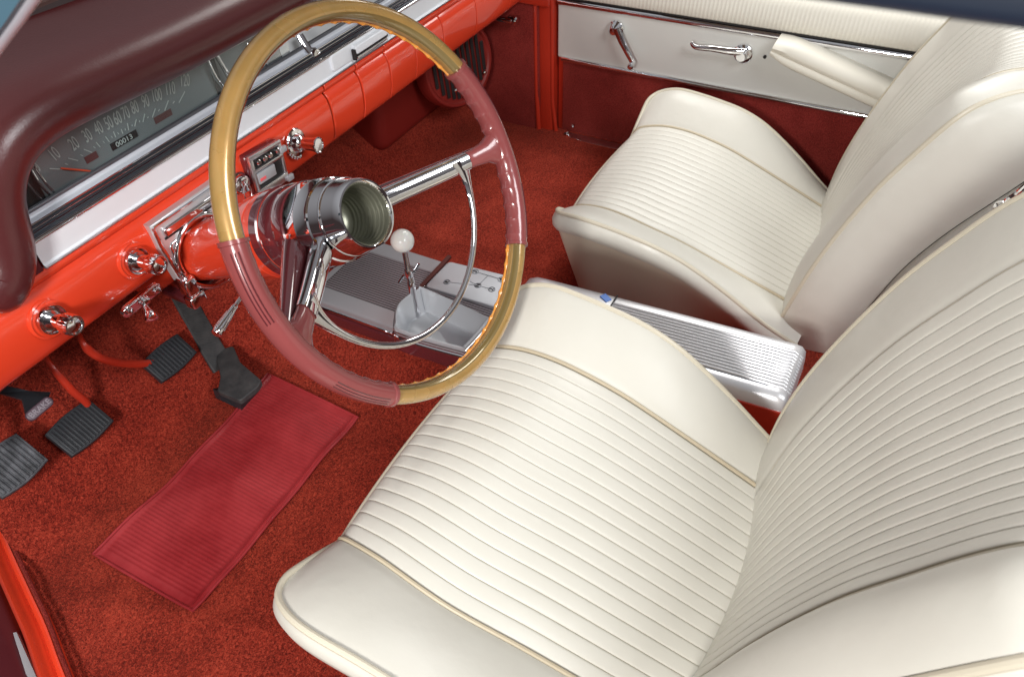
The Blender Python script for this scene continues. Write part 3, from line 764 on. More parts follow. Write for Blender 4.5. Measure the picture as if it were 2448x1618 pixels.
for a in (-0.25, -0.05, 0.12, 0.36):
    MB().add(*lathe([(0, 0.0001), (0, 0.0045), (0.003, 0.0045), (0.005, 0.003), (0.005, 0.0001)], fr2(W_ * a, H_ * 0.28, 0.002), -Y, 14)).build("roller", M['chrome'], hcb)
for a_, b_ in ((0.50, 0.26), (0.52, -0.46)):
    MB().add(*rbox(fr2(W_ * a_, H_ * b_, -0.002), exx, Y, ezz, 0.013, 0.006, 0.009, 0.001, 2)).build("slide_tab", M['alu_white'], hcb)

# ignition switch with key
ic = at_y(551, 424, 0.3735)
ign = empty("ignition_switch", ic, "round chrome ignition switch on the red dash beside the heater control", "ignition switch")
MB().add(*lathe([(0, 0.0001), (0, 0.017), (0.003, 0.017), (0.006, 0.0145), (0.008, 0.0145), (0.012, 0.013), (0.014, 0.009), (0.0145, 0.0001)], ic, -Y, 40)).build("bezel", M['chrome'], ign)
MB().add(*rbox(ic + V((0, -0.016, 0)), X, Y, Z, 0.007, 0.006, 0.018, 0.0015, 2)).build("lock_ears", M['chrome'], ign)
kk = empty("key_ring", ic + V((0.012, -0.015, -0.02)), "small metal key ring hanging from the ignition switch above the column", "key ring")
rc = at_y(574, 446, 0.352)
MB().add(*tube([rc + (X * cos(a) * 0.8 + Z * sin(a) + Y * 0.3 * cos(a)) * 0.013 for a in [2 * pi * i / 32 for i in range(32)]], 0.0008, 8, closed=True)).build("ring", M['chrome_soft'], kk)
mb = MB()
for i in range(5):
    q = at_y(566 + i * 5, 470 - i * 1.5, 0.350)
    mb.add(*tube([q + (X * cos(a) + Z * sin(a) * (0.5 + 0.4 * (i % 2)) + Y * 0.4 * sin(a)) * 0.0035 for a in [2 * pi * j / 14 for j in range(14)]], 0.0008, 6, closed=True))
mb.build("chain", M['chrome'], kk)

# T handle under the dash
tc_ = at_y(328, 694, 0.372)
th_ = empty("toggle_handle", tc_, "small chrome toggle lever on a chrome plate below the red dash edge", "lever")
v = MB().add(*prism(rrect(0.066, 0.021, 0.010), tc_ + V((0, 0.004, 0)), (X + V((0, 0, 0.02))).normalized(), V((0, -0.35, 1)).normalized(), V((0, -1, -0.35)).normalized(), 0.006, 0.0018)).build("base_plate", M['chrome'], th_, angle=40)
mb = MB()
for sg in (-1, 1): MB().add(*lathe([(0, 0.0001), (0, 0.006), (0.003, 0.0055), (0.006, 0.0001)], tc_ + V((sg * 0.024, -0.003, 0.0)), V((0, -1, -0.3)), 14)).build("screw", M['chrome'], th_)
mb.add(*lathe([(0, 0.0001), (0, 0.008), (0.006, 0.007), (0.008, 0.004), (0.008, 0.0001)], tc_ + V((0.0, -0.003, 0)), V((0, -1, -0.3)), 18))
mb.build("collar", M['chrome'], th_)
te = at_y(352, 737, 0.345)
dv = te - tc_
MB().add(*lathe([(0, 0.003), (dv.length * 0.35, 0.0034), (dv.length * 0.7, 0.0062), (dv.length * 0.95, 0.0085), (dv.length * 1.05, 0.0078), (dv.length * 1.1, 0.0035), (dv.length * 1.11, 0.0001)], tc_, dv, 20)).build("lever_arm", M['chrome'], th_)

# ------------------------------------------------------------------ pedals
def pedal(name, cpx, cpy, py_, w, h, tilt, material, label, nrib=11, roll=0.0, grp=None, yaw=0.0):
    c = at_y(cpx, cpy, py_)
    e = empty(name, c, label, "pedal", grp)
    t = radians(tilt)
    ey = V((0, sin(t) * 1.0, cos(t)))        # pad 'up' direction leans forward
    ex = V((cos(roll), 0, sin(roll)))
    nz = ex.cross(ey).normalized()            # towards the driver
    if nz.y > 0: nz = -nz
    rows = []
    # barrel shaped pad outline
    no = 14
    poly = []
    for i in range(no + 1):
        f = i / no; poly.append((-w / 2 + w * f, h / 2 * (0.86 + 0.14 * sin(pi * f))))
    for i in range(no + 1):
        f = i / no; poly.append((w / 2 - w * f, -h / 2 * (0.86 + 0.14 * sin(pi * f))))
    pad = MB().add(*prism(poly[::-1], c - nz * 0.008, ex, ey, nz, 0.011, 0.0025)).build("pedal_pad", material, e, angle=40)
    mb = MB()
    for i in range(nrib):
        f = (i + 0.5) / nrib; hh = h * (0.86 + 0.14 * sin(pi * f)) - 0.006
        bowed = 0.0
        mb.add(*rbox(c + ex * (-w / 2 + 0.003 + (w - 0.006) * f) + nz * 0.0035, ex, ey, nz, (w - 0.006) / nrib * 0.60, hh, 0.004, 0.0011, 2))
    mb.build("ribs", material, pad)
    return e, c, ex, ey, nz
brake, bc, bx, by_, bn = pedal("brake_pedal", 393, 829, 0.50, 0.078, 0.052, 48, M['black'], "black ribbed pedal pad next to the long accelerator strap", 11, grp="black ribbed rubber pedals")
clutch, cc_, cx_, cy_, cn_ = pedal("clutch_pedal", 186, 990, 0.50, 0.078, 0.058, 50, M['black'], "middle black ribbed pedal pad on a straight red arm", 12, grp="black ribbed rubber pedals")
park, kc_, kx_, ky_, kn_ = pedal("parking_brake_pedal", 22, 1078, 0.50, 0.074, 0.066, 50, M['black_worn'], "worn grey black ribbed pedal pad cut by the left picture edge", 10, grp="black ribbed rubber pedals")
def arm(pts, parent, w=0.010, t=0.005):
    return MB().add(*sweep(catmull(pts, 8), lambda i, f: [(a * w, b * t) for a, b in circ(1, 12)], up=V((0.3, 0, 1)))).build("pedal_arm", M['red_dull'], parent)
bb = bc - bn * 0.012
arm([at_y(150, 700, 0.60), at_y(185, 782, 0.52), at_y(215, 818, 0.505), at_y(262, 838, 0.505), at_y(320, 843, 0.510), bb + X * 0.0 - bn * 0.004], brake, 0.0065, 0.0045)
arm([at_y(90, 800, 0.56), at_y(122, 852, 0.53), at_y(165, 902, 0.515), at_y(205, 942, 0.512), cc_ - cn_ * 0.016 + cy_ * 0.016], clutch, 0.006, 0.004)
arm([at_y(-60, 960, 0.56), at_y(-30, 1000, 0.53), kc_ - kn_ * 0.022 + ky_ * 0.02], park, 0.006, 0.004)

# brake release handle with raised lettering
rel_c = at_y(82, 946, 0.40)
rel = empty("brake_release_handle", rel_c, "black handle with chrome edge lettered BRAKE under the left dash", "handle")
pa, pb = at_y(66, 968, 0.40), at_y(116, 926, 0.40)
ex = (pb - pa).normalized(); nrm_ = V((0, -0.75, 0.66)); ey = nrm_.cross(ex).normalized(); nrm_ = ex.cross(ey).normalized()
if ey.z < 0: ey = -ey; nrm_ = -nrm_
if nrm_.y > 0: nrm_ = -nrm_
LW = (pb - pa).length
bar = MB().add(*prism(rrect(LW * 1.12, 0.0135, 0.006), (pa + pb) / 2 - nrm_ * 0.003, ex, ey, nrm_, 0.007, 0.002)).build("lettered_bar", mat("dark_bar_metal", (0.070, 0.045, 0.060), 0.4), rel, angle=40)
txx = ex if ex.x > 0 else -ex
text("BRAKE", 0.0098, (pa + pb) / 2 + nrm_ * 0.0042, txx, nrm_.cross(txx) , 1.02, 0.0005, 0.0002, 'lettering', mat("raised_letters", (0.17, 0.14, 0.165), 0.4), bar)
rows = []
back = at_y(40, 905, 0.47)
q0 = [pa - ex * 0.0 + ey * 0.004, pb + ey * 0.004]; mid_b = at_y(95, 905, 0.43)
mb = MB()
tri = [pa + ey * 0.003, pb + ey * 0.003, at_y(118, 908, 0.415), at_y(66, 905, 0.45), at_y(10, 892, 0.49), at_y(0, 910, 0.49), at_y(52, 925, 0.44)]
vt = [p + nrm_ * 0.001 for p in tri] + [p - nrm_ * 0.008 for p in tri]; k = len(tri)
mb.add(vt, [tuple(range(k)), tuple(range(2 * k - 1, k - 1, -1))] + [(i, (i + 1) % k, (i + 1) % k + k, i + k) for i in range(k)])
mb.build("handle_body", M['black'], rel, smooth=False)

# accelerator
acp = [at_y(405, 655, 0.59), at_y(432, 702, 0.555), at_y(470, 770, 0.512), at_y(504, 828, 0.474), at_y(518, 850, 0.462)]
acc = empty("accelerator_pedal", acp[2], "long black rubber accelerator strap ending in a wide foot plate", "pedal")
pts = catmull(acp, 10)
mb = MB()
sidev = V((0.86, -0.1, 0.35)).normalized()
rows = []
for i, p in enumerate(pts):
    f = i / (len(pts) - 1)
    t = (pts[min(i + 1, len(pts) - 1)] - pts[max(i - 1, 0)]).normalized()
    sd = (X - t * X.dot(t)).normalized(); nn = sd.cross(t).normalized()
    if nn.y > 0: nn = -nn
    w = 0.0185 + 0.002 * f; rows.append([p - sd * w - nn * 0.004, p - sd * w + nn * 0.001, p - sd * (w - 0.002) + nn * 0.003, p + sd * (w - 0.002) + nn * 0.003, p + sd * w + nn * 0.001, p + sd * w - nn * 0.004])
v, f = grid(rows, close_u=True); f.append(tuple(range(6))); f.append(tuple(range(len(v) - 6, len(v))))
strap = MB().add(v, f).build("strap", M['strap'], acc, angle=40)
mb = MB()
for i in range(22):
    q = i / 22 * 0.62; idx = q * (len(pts) - 1); j = int(idx); p = pts[j].lerp(pts[j + 1], idx - j)
    t = (pts[j + 1] - pts[j]).normalized(); sd = (X - t * X.dot(t)).normalized(); nn = sd.cross(t).normalized()
    if nn.y > 0: nn = -nn
    mb.add(*rbox(p + nn * 0.0033, sd, t, nn, 0.030, 0.0032, 0.0016, 0.0005, 1))
mb.build("ribs", M['strap'], strap)
# foot plate
def flat(pts, z, name, material, depth, bev):
    P2 = [(q.x, q.y) for q in (at_z(a, b, z) for a, b in pts)]
    P2 = round_poly(P2, 0.005, 3)
    ar = sum(P2[i][0] * P2[(i + 1) % len(P2)][1] - P2[(i + 1) % len(P2)][0] * P2[i][1] for i in range(len(P2)))
    if ar < 0: P2 = P2[::-1]
    return MB().add(*prism(P2, V((0, 0, z - depth)), X, Y, Z, depth, bev)).build(name, material, acc, angle=50)
flat(((498, 812), (540, 800), (556, 838), (606, 880), (598, 895), (556, 928), (503, 905), (510, 872)), -0.458, "foot_plate", M['strap'], 0.010, 0.003)
lowz = [at_z(606, 884, -0.462), at_z(603, 902, -0.488), at_z(560, 950, -0.491), at_z(510, 926, -0.488), at_z(503, 905, -0.462), at_z(556, 926, -0.466)]
k = len(lowz); dn_ = V((0.0, 0.010, 0.0))
mb = MB(); mb.add(lowz + [p + dn_ for p in lowz], [(0, 1, 2, 5), (5, 2, 3, 4), tuple(range(2 * k - 1, k - 1, -1))] + [(i, (i + 1) % k, (i + 1) % k + k, i + k) for i in range(k)])
mb.build("foot_lip", M['black'], acc, angle=50)

# ------------------------------------------------------------------ console (front plate, shift pattern, tray, rear box)
con = empty("center_console", V((0.28, 0.0, -0.42)), "ribbed aluminium centre console running between the two bucket seats", "console")
CZ = -0.400
n1, n2, f1, f2 = at_z(735, 690, CZ), at_z(1090, 832, CZ), at_z(880, 560, CZ), at_z(1175, 652, CZ)
NX0, NX1 = 0.5 * (n1.x + n2.x), 0.5 * (f1.x + f2.x)
yF, yR = 0.385, 0.035
cxm = (NX0 + NX1) / 2; cw = NX1 - NX0
base = MB().add(*prism(rrect(cw, yF - yR, 0.012), V((cxm, (yF + yR) / 2, CZ - 0.028)), X, Y, Z, 0.028, 0.004)).build("front_plate", M['alu_front'], con, angle=40)
MB().add(*prism(rrect(cw + 0.012, yF - yR + 0.012, 0.014), V((cxm, (yF + yR) / 2, CZ - 0.040)), X, Y, Z, 0.022, 0.004)).build("plate_surround", M['maroon'], con, angle=40)
mb = MB()
for sx in (-1, 1):
    MB().add(*tube([V((cxm + sx * (cw / 2 + 0.002), yF, CZ - 0.013)), V((cxm + sx * (cw / 2 + 0.002), yR, CZ - 0.013))], 0.0022, 8)).build("side_bead", M['chrome'], con)
nr = 22; inner = cw * 0.62
MB().add(*rbox(V((cxm, (yF + yR) / 2, CZ + 0.0002)), X, Y, Z, inner, yF - yR - 0.03, 0.0016, 0.0, 1)).build("rib_ground", mat("rib_gap", (0.10, 0.085, 0.09), 0.35, metal=0.5), base)
mb = MB()
for i in range(nr):
    xx = cxm - inner / 2 + inner * (i + 0.5) / nr
    mb.add(*tube([V((xx, yR + 0.018, CZ + 0.0014)), V((xx, yF - 0.018, CZ + 0.0014))], inner / nr * 0.27, 8))
mb.build("ribs", mat("rib_metal", (0.34, 0.31, 0.33), 0.32, metal=0.6), base)
# shift pattern plate, raised
sp_pts = [at_z(*q, CZ + 0.010) for q in ((1003, 682), (1056, 616), (1100, 604), (1185, 632), (1205, 660), (1160, 720))]
SPp = [(p.x, p.y) for p in (at_z(984, 664, CZ + 0.006), at_z(1040, 606, CZ + 0.006), at_z(1180, 640, CZ + 0.006), at_z(1160, 716, CZ + 0.006))]
poly = round_poly(SPp)
ar = sum(poly[i][0] * poly[(i + 1) % len(poly)][1] - poly[(i + 1) % len(poly)][0] * poly[i][1] for i in range(len(poly)))
if ar < 0: poly = poly[::-1]
sh = MB().add(*prism(poly, V((0, 0, CZ - 0.001)), X, Y, Z, 0.008, 0.002)).build("shift_pattern_plate", M['alu_white'], con, angle=40)
SZ = CZ + 0.0075
pc = [("R", 1035, 653), ("1", 1081, 648), ("3", 1101, 629), ("4", 1161, 647), ("N", 1107, 661), ("2", 1139, 670)]
mb = MB(); ln_ = MB()
W3 = {}
for b_, px, py in pc:
    p = at_z(px, py, SZ); W3[b_] = p
    mb.add(*tube([p + (X * cos(a) + Y * sin(a)) * 0.0058 for a in [2 * pi * i / 24 for i in range(24)]], 0.0006, 6, closed=True))
    text(b_, 0.0105, p + V((0, 0, 0.0003)), X, Y, 1.0, 0.0002, 0.0002, 'gear_numeral', M['dark'], sh)
for a, b in (("R", "N"), ("1", "N"), ("N", "2"), ("3", "4")):
    u = (W3[b] - W3[a]).normalized() * 0.006
    ln_.add(*tube([W3[a] + u, W3[b] - u], 0.0004, 5))
md = (W3["3"] + W3["4"]) / 2; me_ = (W3["1"] + W3["2"]) / 2
ln_.add(*tube([md, md.lerp(me_, 0.95)], 0.0004, 5))
mb.build("gear_circle", M['smoke'], sh); ln_.build("gear_line", M['smoke'], sh)
# dark riser in front of the pattern plate
ra, rb_ = at_z(985, 668, CZ), at_z(1042, 606, CZ)
u = (rb_ - ra).normalized()
MB().add(*rbox((ra + rb_) / 2 + V((0, 0.006, 0.003)) - u * 0.012, u, Z, u.cross(Z), (rb_ - ra).length + 0.045, 0.007, 0.008, 0.001, 1)).build("riser", M['groove'], con)
mb = MB()
for i in range(9):
    p = at_z(955 + i * 3.6, 690 - i * 3.4, CZ + 0.007); mb.add(*lathe([(0, 0.0001), (0, 0.0012), (0.0012, 0.0001)], p, Z, 8))
mb.build("bead_row", M['chrome'], con)
# open tray
tp = [at_z(*q, CZ + 0.018) for q in ((915, 755), (925, 697), (972, 674), (990, 672), (1124, 735), (1070, 805))]
TZ = CZ + 0.048
tq = [at_z(*q, TZ) for q in ((918, 745), (925, 705), (968, 672), (985, 670), (1122, 733), (1126, 745), (1078, 800), (1062, 803), (930, 765))]
TC = sum(tq, V()) / len(tq)
def tray_loop(sc__, dz, pts=tq): return [TC + (p - TC) * sc__ + V((0, 0, dz)) for p in catmull(pts, 5, closed=True)]
rows = [tray_loop(1.00, -0.048), tray_loop(1.05, -0.008), tray_loop(1.04, 0.0), tray_loop(1.0, 0.002), tray_loop(0.96, -0.001), tray_loop(0.85, -0.040), tray_loop(0.81, -0.0435)]
v, f = grid(rows, close_u=True); kk_ = len(rows[0]); f.append(tuple(range(6 * kk_, 7 * kk_)))
tray = MB().add(v, f).build("open_tray", M['alu_white'], con, angle=50)
MB().add(*tube(tray_loop(1.035, -0.006), 0.0028, 8, closed=True)).build("tray_rim", M['chrome_soft'], tray)
fl_ = [at_z(1005, 800 - 20, TZ - 0.012), at_z(1118, 738, TZ + 0.001), at_z(1070, 800, TZ + 0.001)]
MB().add(*tube(tray_loop(1.07, -0.016), 0.0030, 8, closed=True)).build("tray_skirt_bead", M['chrome'], tray)
rows = [tray_loop(1.04, -0.010), tray_loop(1.08, -0.022), tray_loop(1.10, -0.045)]
MB().add(*grid(rows, close_u=True)).build("tray_skirt", M['maroon'], tray)

# rear box of the console
RZf, RZr = -0.372, -0.345
def rz(y): return RZf + (RZr - RZf) * (0.03 - y) / 0.47
def rprofile(y, xn, xf, drop=0.0):
    z = rz(y) - drop
    return [(xn - 0.004, z - 0.10), (xn - 0.003, z - 0.022), (xn, z - 0.008), (xn + 0.006, z - 0.001), (xn + 0.014, z), ((xn + xf) / 2, z + 0.001), (xf - 0.014, z), (xf - 0.006, z - 0.001), (xf, z - 0.008), (xf + 0.003, z - 0.022), (xf + 0.004, z - 0.10)]
XN, XF = 0.238, 0.364
rows = []
for y, dr in ((0.045, 0.060), (0.040, 0.025), (0.030, 0.008), (0.015, 0.001), (0.0, 0), (-0.2, 0), (-0.42, 0), (-0.432, 0.002), (-0.439, 0.010), (-0.442, 0.03), (-0.443, 0.10)):
    rows.append([V((a, y, b)) for a, b in rprofile(y, XN, XF + 0.016 * (0.03 - y) * 0, dr)])
lid = MB().add(*grid(rows)).build("rear_lid", M['alu_console'], con, fix=False, angle=60)
mb = MB()
nr = 13; x0, x1 = XN + 0.018, XF - 0.022
for i in range(nr):
    xx = x0 + (x1 - x0) * (i + 0.5) / nr
    mb.add(*tube([V((xx, -0.135, rz(-0.135) + 0.0012)), V((xx, -0.40, rz(-0.4) + 0.0012)), V((xx, -0.425, rz(-0.42) + 0.0006)), V((xx, -0.437, rz(-0.44) - 0.008)), V((xx, -0.441, rz(-0.44) - 0.03))], (x1 - x0) / nr * 0.36, 10))
mb.build("ribs", M['alu_ribs'], lid)
MB().add(*rbox(V(((x0 + x1) / 2, -0.27, rz(-0.27) + 0.0006)), X, V((0, 1, (RZr - RZf) / -0.47)), Z, x1 - x0, 0.27, 0.0012, 0.0, 1)).build("rib_ground", M['smoke'], lid)
MB().add(*rbox(V(((XN + XF) / 2, -0.133, rz(-0.133) + 0.0012)), X, Y, Z, XF - XN - 0.006, 0.0022, 0.002, 0.0, 1)).build("lid_seam", M['dark'], lid)
pb_ = at_z(1403, 690, rz(-0.1) + 0.002)
MB().add(*rbox(pb_, V((0.8, -0.5, 0)), V((0.5, 0.8, 0)), Z, 0.012, 0.018, 0.002, 0.0005, 1)).build("blue_sticker", M['blue_tag'], lid)
rows = []
for y in (-0.02, -0.2, -0.436, -0.440):
    z = rz(y) - 0.024; ins = 0 if y > -0.438 else 0.006
    rows.append([V((XN - 0.0055 + ins, y, -0.52)), V((XN - 0.0055 + ins, y, z)), V((XF + 0.0055 - ins, y, z)), V((XF + 0.0055 - ins, y, -0.52))])
MB().add(*grid(rows)).build("side_panel", M['red_dull'], con, fix=False, smooth=False)

# ------------------------------------------------------------------ gear lever
ball = at_z(932, 558, -0.262)
foot = at_z(968, 742, CZ - 0.004)
gl = empty("gear_lever", foot, "chrome gear lever with round white knob rising from the console tray", "gear lever")
bm = bmesh.new(); bmesh.ops.create_uvsphere(bm, u_segments=40, v_segments=24, radius=0.0195)
for v in bm.verts: v.co += ball
me = bpy.data.meshes.new("white_knob"); bm.to_mesh(me); bm.free(); link("white_knob", me, M['ivory'], gl, angle=180)
dv = ball - foot; Lg = dv.length
MB().add(*lathe([(0, 0.0075), (Lg * 0.45, 0.0066), (Lg * 0.5, 0.0062), (Lg * 0.52, 0.0050), (Lg * 0.9, 0.0042), (Lg * 0.9, 0.0001)], foot, dv, 24)).build("shaft", M['chrome'], gl)
pc_ = foot + dv * 0.60; sdir = RX * 0.95 + Z * 0.25
mb = MB()
mb.add(*lathe([(-0.006, 0.0062), (0.0, 0.0075), (0.008, 0.0062)], pc_, dv, 20))
mb.add(*tube(catmull([pc_ - RX * 0.019 - dv.normalized() * 0.016, pc_ - RX * 0.009 - dv.normalized() * 0.004, pc_, pc_ + RX * 0.010 + dv.normalized() * 0.005, pc_ + RX * 0.020 + dv.normalized() * 0.018], 6), lambda f: 0.0028 - 0.001 * abs(f - 0.5), 10))
mb.add(*tube([pc_ + RX * 0.004 - dv.normalized() * 0.003, pc_ + RX * 0.005 - dv.normalized() * 0.026], 0.0022, 8))
mb.build("reverse_trigger", M['chrome'], gl)

# ------------------------------------------------------------------ bucket seats
# driver profiles in (y, z), table keyed by v in 0..1 from front piping to the rear
SEAM = [(0.0, -0.052, -0.268), (0.03, -0.060, -0.250), (0.07, -0.076, -0.239), (0.16, -0.117, -0.229), (0.27, -0.163, -0.229), (0.37, -0.208, -0.237), (0.47, -0.252, -0.249), (0.57, -0.296, -0.266), (0.88, -0.445, -0.329), (1.0, -0.50, -0.352)]
EDGE = [(0.0, -0.060, -0.205), (0.03, -0.066, -0.200), (0.07, -0.080, -0.192), (0.16, -0.116, -0.183), (0.27, -0.160, -0.186), (0.37, -0.206, -0.193), (0.47, -0.251, -0.203), (0.57, -0.298, -0.224), (0.72, -0.365, -0.273), (0.88, -0.439, -0.337), (1.0, -0.49, -0.375)]
XEL = [(0.0, -0.335), (0.03, -0.350), (0.07, -0.362), (0.16, -0.373), (0.3, -0.373), (0.5, -0.369), (0.75, -0.345), (1.0, -0.31)]
XER = [(0.0, 0.116), (0.03, 0.132), (0.07, 0.141), (0.16, 0.146), (1.0, 0.148)]
XSL = [(0.0, -0.255), (0.16, -0.266), (0.37, -0.275), (0.6, -0.266), (1.0, -0.245)]
XSR = [(0.0, 0.056), (0.16, 0.060), (0.6, 0.061), (1.0, 0.058)]
NP = 18
def pleat_us():
    us = []
    for i in range(NP):
        for t in (-1, -0.965, -0.93, -0.85, -0.6, -0.3, 0, 0.3, 0.6, 0.85, 0.93, 0.965):
            us.append(((i + (t + 1) / 2) / NP, 1 - 0.22 * abs(t) ** 2 - 0.78 * abs(t) ** 18))
    us.append((1.0, 0.0)); return us
PU = pleat_us()

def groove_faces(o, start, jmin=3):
    """shade and dirt of the pleat grooves painted tan: second material slot on the narrow groove faces"""
    me = o.data; me.materials.append(M['groove_shade_dirt']); ncol = 13 + len(PU) + 13 - 1
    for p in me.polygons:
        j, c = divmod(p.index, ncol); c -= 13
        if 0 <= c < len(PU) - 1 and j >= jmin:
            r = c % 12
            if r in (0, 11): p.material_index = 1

def seat(off, zfloor, label, boff=None, stretch=1.0):
    off = V(off); coff = off; boff = V(boff) if boff is not None else off
    st_ = empty("bucket_seat", V((-0.10, -0.28, zfloor)) + V((off.x, off.y, 0)), label, "car seat", "cream vinyl bucket seats")
    # ---- cushion
    rows = []; nv = 110
    crown = 0.0
    edgeL, edgeR, front = [], [], []
    sl_pts, sr_pts = [], []
    for j in range(nv + 1):
        v_ = (j / nv) ** 1.25
        sy, sz = interp(SEAM, v_); ey_, ez_ = interp(EDGE, v_)
        xl, xr_ = interp(XEL, v_)[0], interp(XER, v_)[0]; sl, sr = interp(XSL, v_)[0], interp(XSR, v_)[0]
        sy = -0.25 + (sy + 0.25) * stretch; ey_ = -0.25 + (ey_ + 0.25) * stretch
        A = V((xl, ey_, ez_)) + off; B = V((sl, sy, sz)) + off; C = V((sr, sy, sz)) + off; D = V((xr_, ey_, ez_)) + off
        row = []
        nb = 12
        ab = 0.007 * sstep(0, 0.12, v_) + 0.002
        for i in range(nb):
            t = i / nb
            p = A.lerp(B, t); p.z += ab * sin(pi * min(t * 1.02, 1)) ** 0.8 * (1 - 0.35 * t); row.append(p)
        row.append(B + V((0, 0, -0.004)))
        fb = sstep(0.0, 0.05, v_)
        for u, h in PU:
            p = B.lerp(C, u)
            q = 4 * u * (1 - u)
            p.y += 0.012 * q * (1 - sstep(0, 0.08, v_))
            p.z += -0.006 * q * (1 - sstep(0.0, 0.3, v_)) + 0.008 * q * sstep(0.3, 0.8, v_) + 0.0005
            p.z += 0.0024 * h * (0.35 + 0.65 * fb) - 0.001
            row.append(p)
        row.append(C + V((0, 0, -0.004)))
        for i in range(1, nb + 1):
            t = 1 - i / nb
            p = D.lerp(C, t); p.z += ab * sin(pi * min(t * 1.02, 1)) ** 0.8 * (1 - 0.35 * t); row.append(p)
        rows.append(row); edgeL.append(row[0]); edgeR.append(row[-1]); sl_pts.append(B.copy()); sr_pts.append(C.copy())
    front = rows[0]
    cush = MB().add(*grid(rows)).build("cushion", M['vinyl'], st_, fix=False, angle=180)
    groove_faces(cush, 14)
    for P_, dx_ in ((sl_pts, -0.003), (sr_pts, 0.003)):
        MB().add(*tube([p + V((dx_, 0, 0.0015)) for p in P_[3:]], 0.0027, 8)).build("seam_welt", M['seam'], cush)
    # piping round left - front - right
    fr3 = resample(front, 80)
    loop = list(reversed(edgeL)) + fr3[1:-1] + edgeR
    loop = resample(loop, 220)
    for _ in range(3):
        loop = [loop[0]] + [(loop[i - 1] + loop[i] * 2 + loop[i + 1]) / 4 for i in range(1, len(loop) - 1)] + [loop[-1]]
    MB().add(*tube(loop, 0.0036, 10)).build("edge_piping", M['piping'], cush)
    # boxing band and skirt
    cen = V((-0.11, -0.26, 0)) + V((off.x, off.y, 0))
    band_rows = []; nL = len(loop)
    def outn(i):
        t = (loop[min(i + 1, nL - 1)] - loop[max(i - 1, 0)]); n_ = V((t.y, -t.x, 0))
        if n_.length < 1e-6: n_ = V((1, 0, 0))
        n_.normalize()
        if n_.dot(loop[i] - cen) < 0: n_ = -n_
        return n_
    ns = [outn(i) for i in range(nL)]
    for _ in range(6): ns = [ns[0]] + [((ns[i - 1] + ns[i] * 2 + ns[i + 1]) / 4).normalized() for i in range(1, nL - 1)] + [ns[-1]]
    for dz, dn_ in ((0.0, 0.0), (-0.006, 0.005), (-0.016, 0.009), (-0.028, 0.008), (-0.038, 0.002)):
        band_rows.append([loop[i] + ns[i] * dn_ + V((0, 0, dz)) for i in range(nL)])
    MB().add(*grid(band_rows)).build("boxing_band", M['vinyl'], st_, angle=180)
    sk = []
    for f in [0, 0.08, 0.3, 0.6, 1.0]:
        r_ = []
        for i in range(nL):
            top_ = loop[i] + V((0, 0, -0.036)) - ns[i] * 0.001
            zb = zfloor + 0.004
            p = top_ - ns[i] * (0.046 * f)
            p.z = top_.z + (zb - top_.z) * f
            r_.append(p)
        sk.append(r_)
    MB().add(*grid(sk)).build("seat_skirt", mat("shaded_skirt_vinyl", (0.64, 0.57, 0.46), 0.42, bump=[(600, 0.15, 0.0005)]), st_, angle=180)  # seat cream toned beige, shade put into the skirt colour

    # ---- backrest: stations by height
    off = boff
    BS = [(0.0, -0.425, -0.40), (0.1, -0.436, -0.345), (0.2, -0.446, -0.285), (0.33, -0.462, -0.205), (0.45, -0.484, -0.125), (0.58, -0.514, -0.040), (0.70, -0.545, 0.025), (0.80, -0.566, 0.065), (0.88, -0.585, 0.092), (0.94, -0.608, 0.112), (0.98, -0.640, 0.124), (1.0, -0.68, 0.127)]
    XBL = [(0.0, -0.258), (0.12, -0.278), (0.25, -0.292), (0.5, -0.296), (0.8, -0.294), (0.92, -0.284), (0.97, -0.268), (1.0, -0.25)]
    XBR = [(0.0, 0.108), (0.12, 0.138), (0.25, 0.152), (0.5, 0.152), (0.8, 0.150), (0.92, 0.138), (0.97, 0.120), (1.0, 0.10)]
    rows = []; nv = 110; eL, eR, sL, sR = [], [], [], []
    for j in range(nv + 1):
        w = j / nv
        y, z = interp(BS, w); bl, brr = interp(XBL, w)[0], interp(XBR, w)[0]
        slx = -0.222 + 0.03 * (1 - sstep(0, 0.35, w)); srx = 0.058 - 0.02 * (1 - sstep(0, 0.35, w))
        y2, z2 = interp(BS, min(w + 0.01, 1)); y1, z1 = interp(BS, max(w - 0.01, 0))
        tn = V((0, y2 - y1, z2 - z1)).normalized(); nf = V((0, tn.z, -tn.y))   # forward normal
        if nf.y < 0: nf = -nf
        eoL, eoR = -0.003, 0.009 * sstep(0, 0.25, w)
        topf = sstep(0.84, 1.0, w)
        A = V((bl, y, z - 0.012 * topf)) + nf * eoL * (1 - topf) + off; D = V((brr, y, z - 0.012 * topf)) + nf * eoR + off
        B = V((slx, y, z)) + off; C = V((srx, y, z)) + off
        row = []; nb = 12; ab = 0.013 * (1 - topf) * sstep(0, 0.3, w) + 0.002; abR = 0.006
        for i in range(nb):
            t = i / nb; p = A.lerp(B, t) + nf * (ab * sin(pi * t) ** 0.8); row.append(p)
        row.append(B - nf * 0.004)
        for u, h in PU:
            q = 4 * u * (1 - u); p = B.lerp(C, u)
            p -= nf * (0.010 + 0.018 * w * (1 - 0.4 * topf)) * q
            fade = sstep(0.10, 0.34, w + 0.10 * (0.5 - abs(u - 0.35)))
            p += nf * (0.0027 * h * fade + 0.0005)
            row.append(p)
        row.append(C - nf * 0.004)
        for i in range(1, nb + 1):
            t = 1 - i / nb; p = D.lerp(C, t) + nf * (abR * sin(pi * t) ** 0.8); row.append(p)
        rows.append(row); eL.append(row[0]); eR.append(row[-1]); sL.append(B - nf * 0.001); sR.append(C - nf * 0.001)
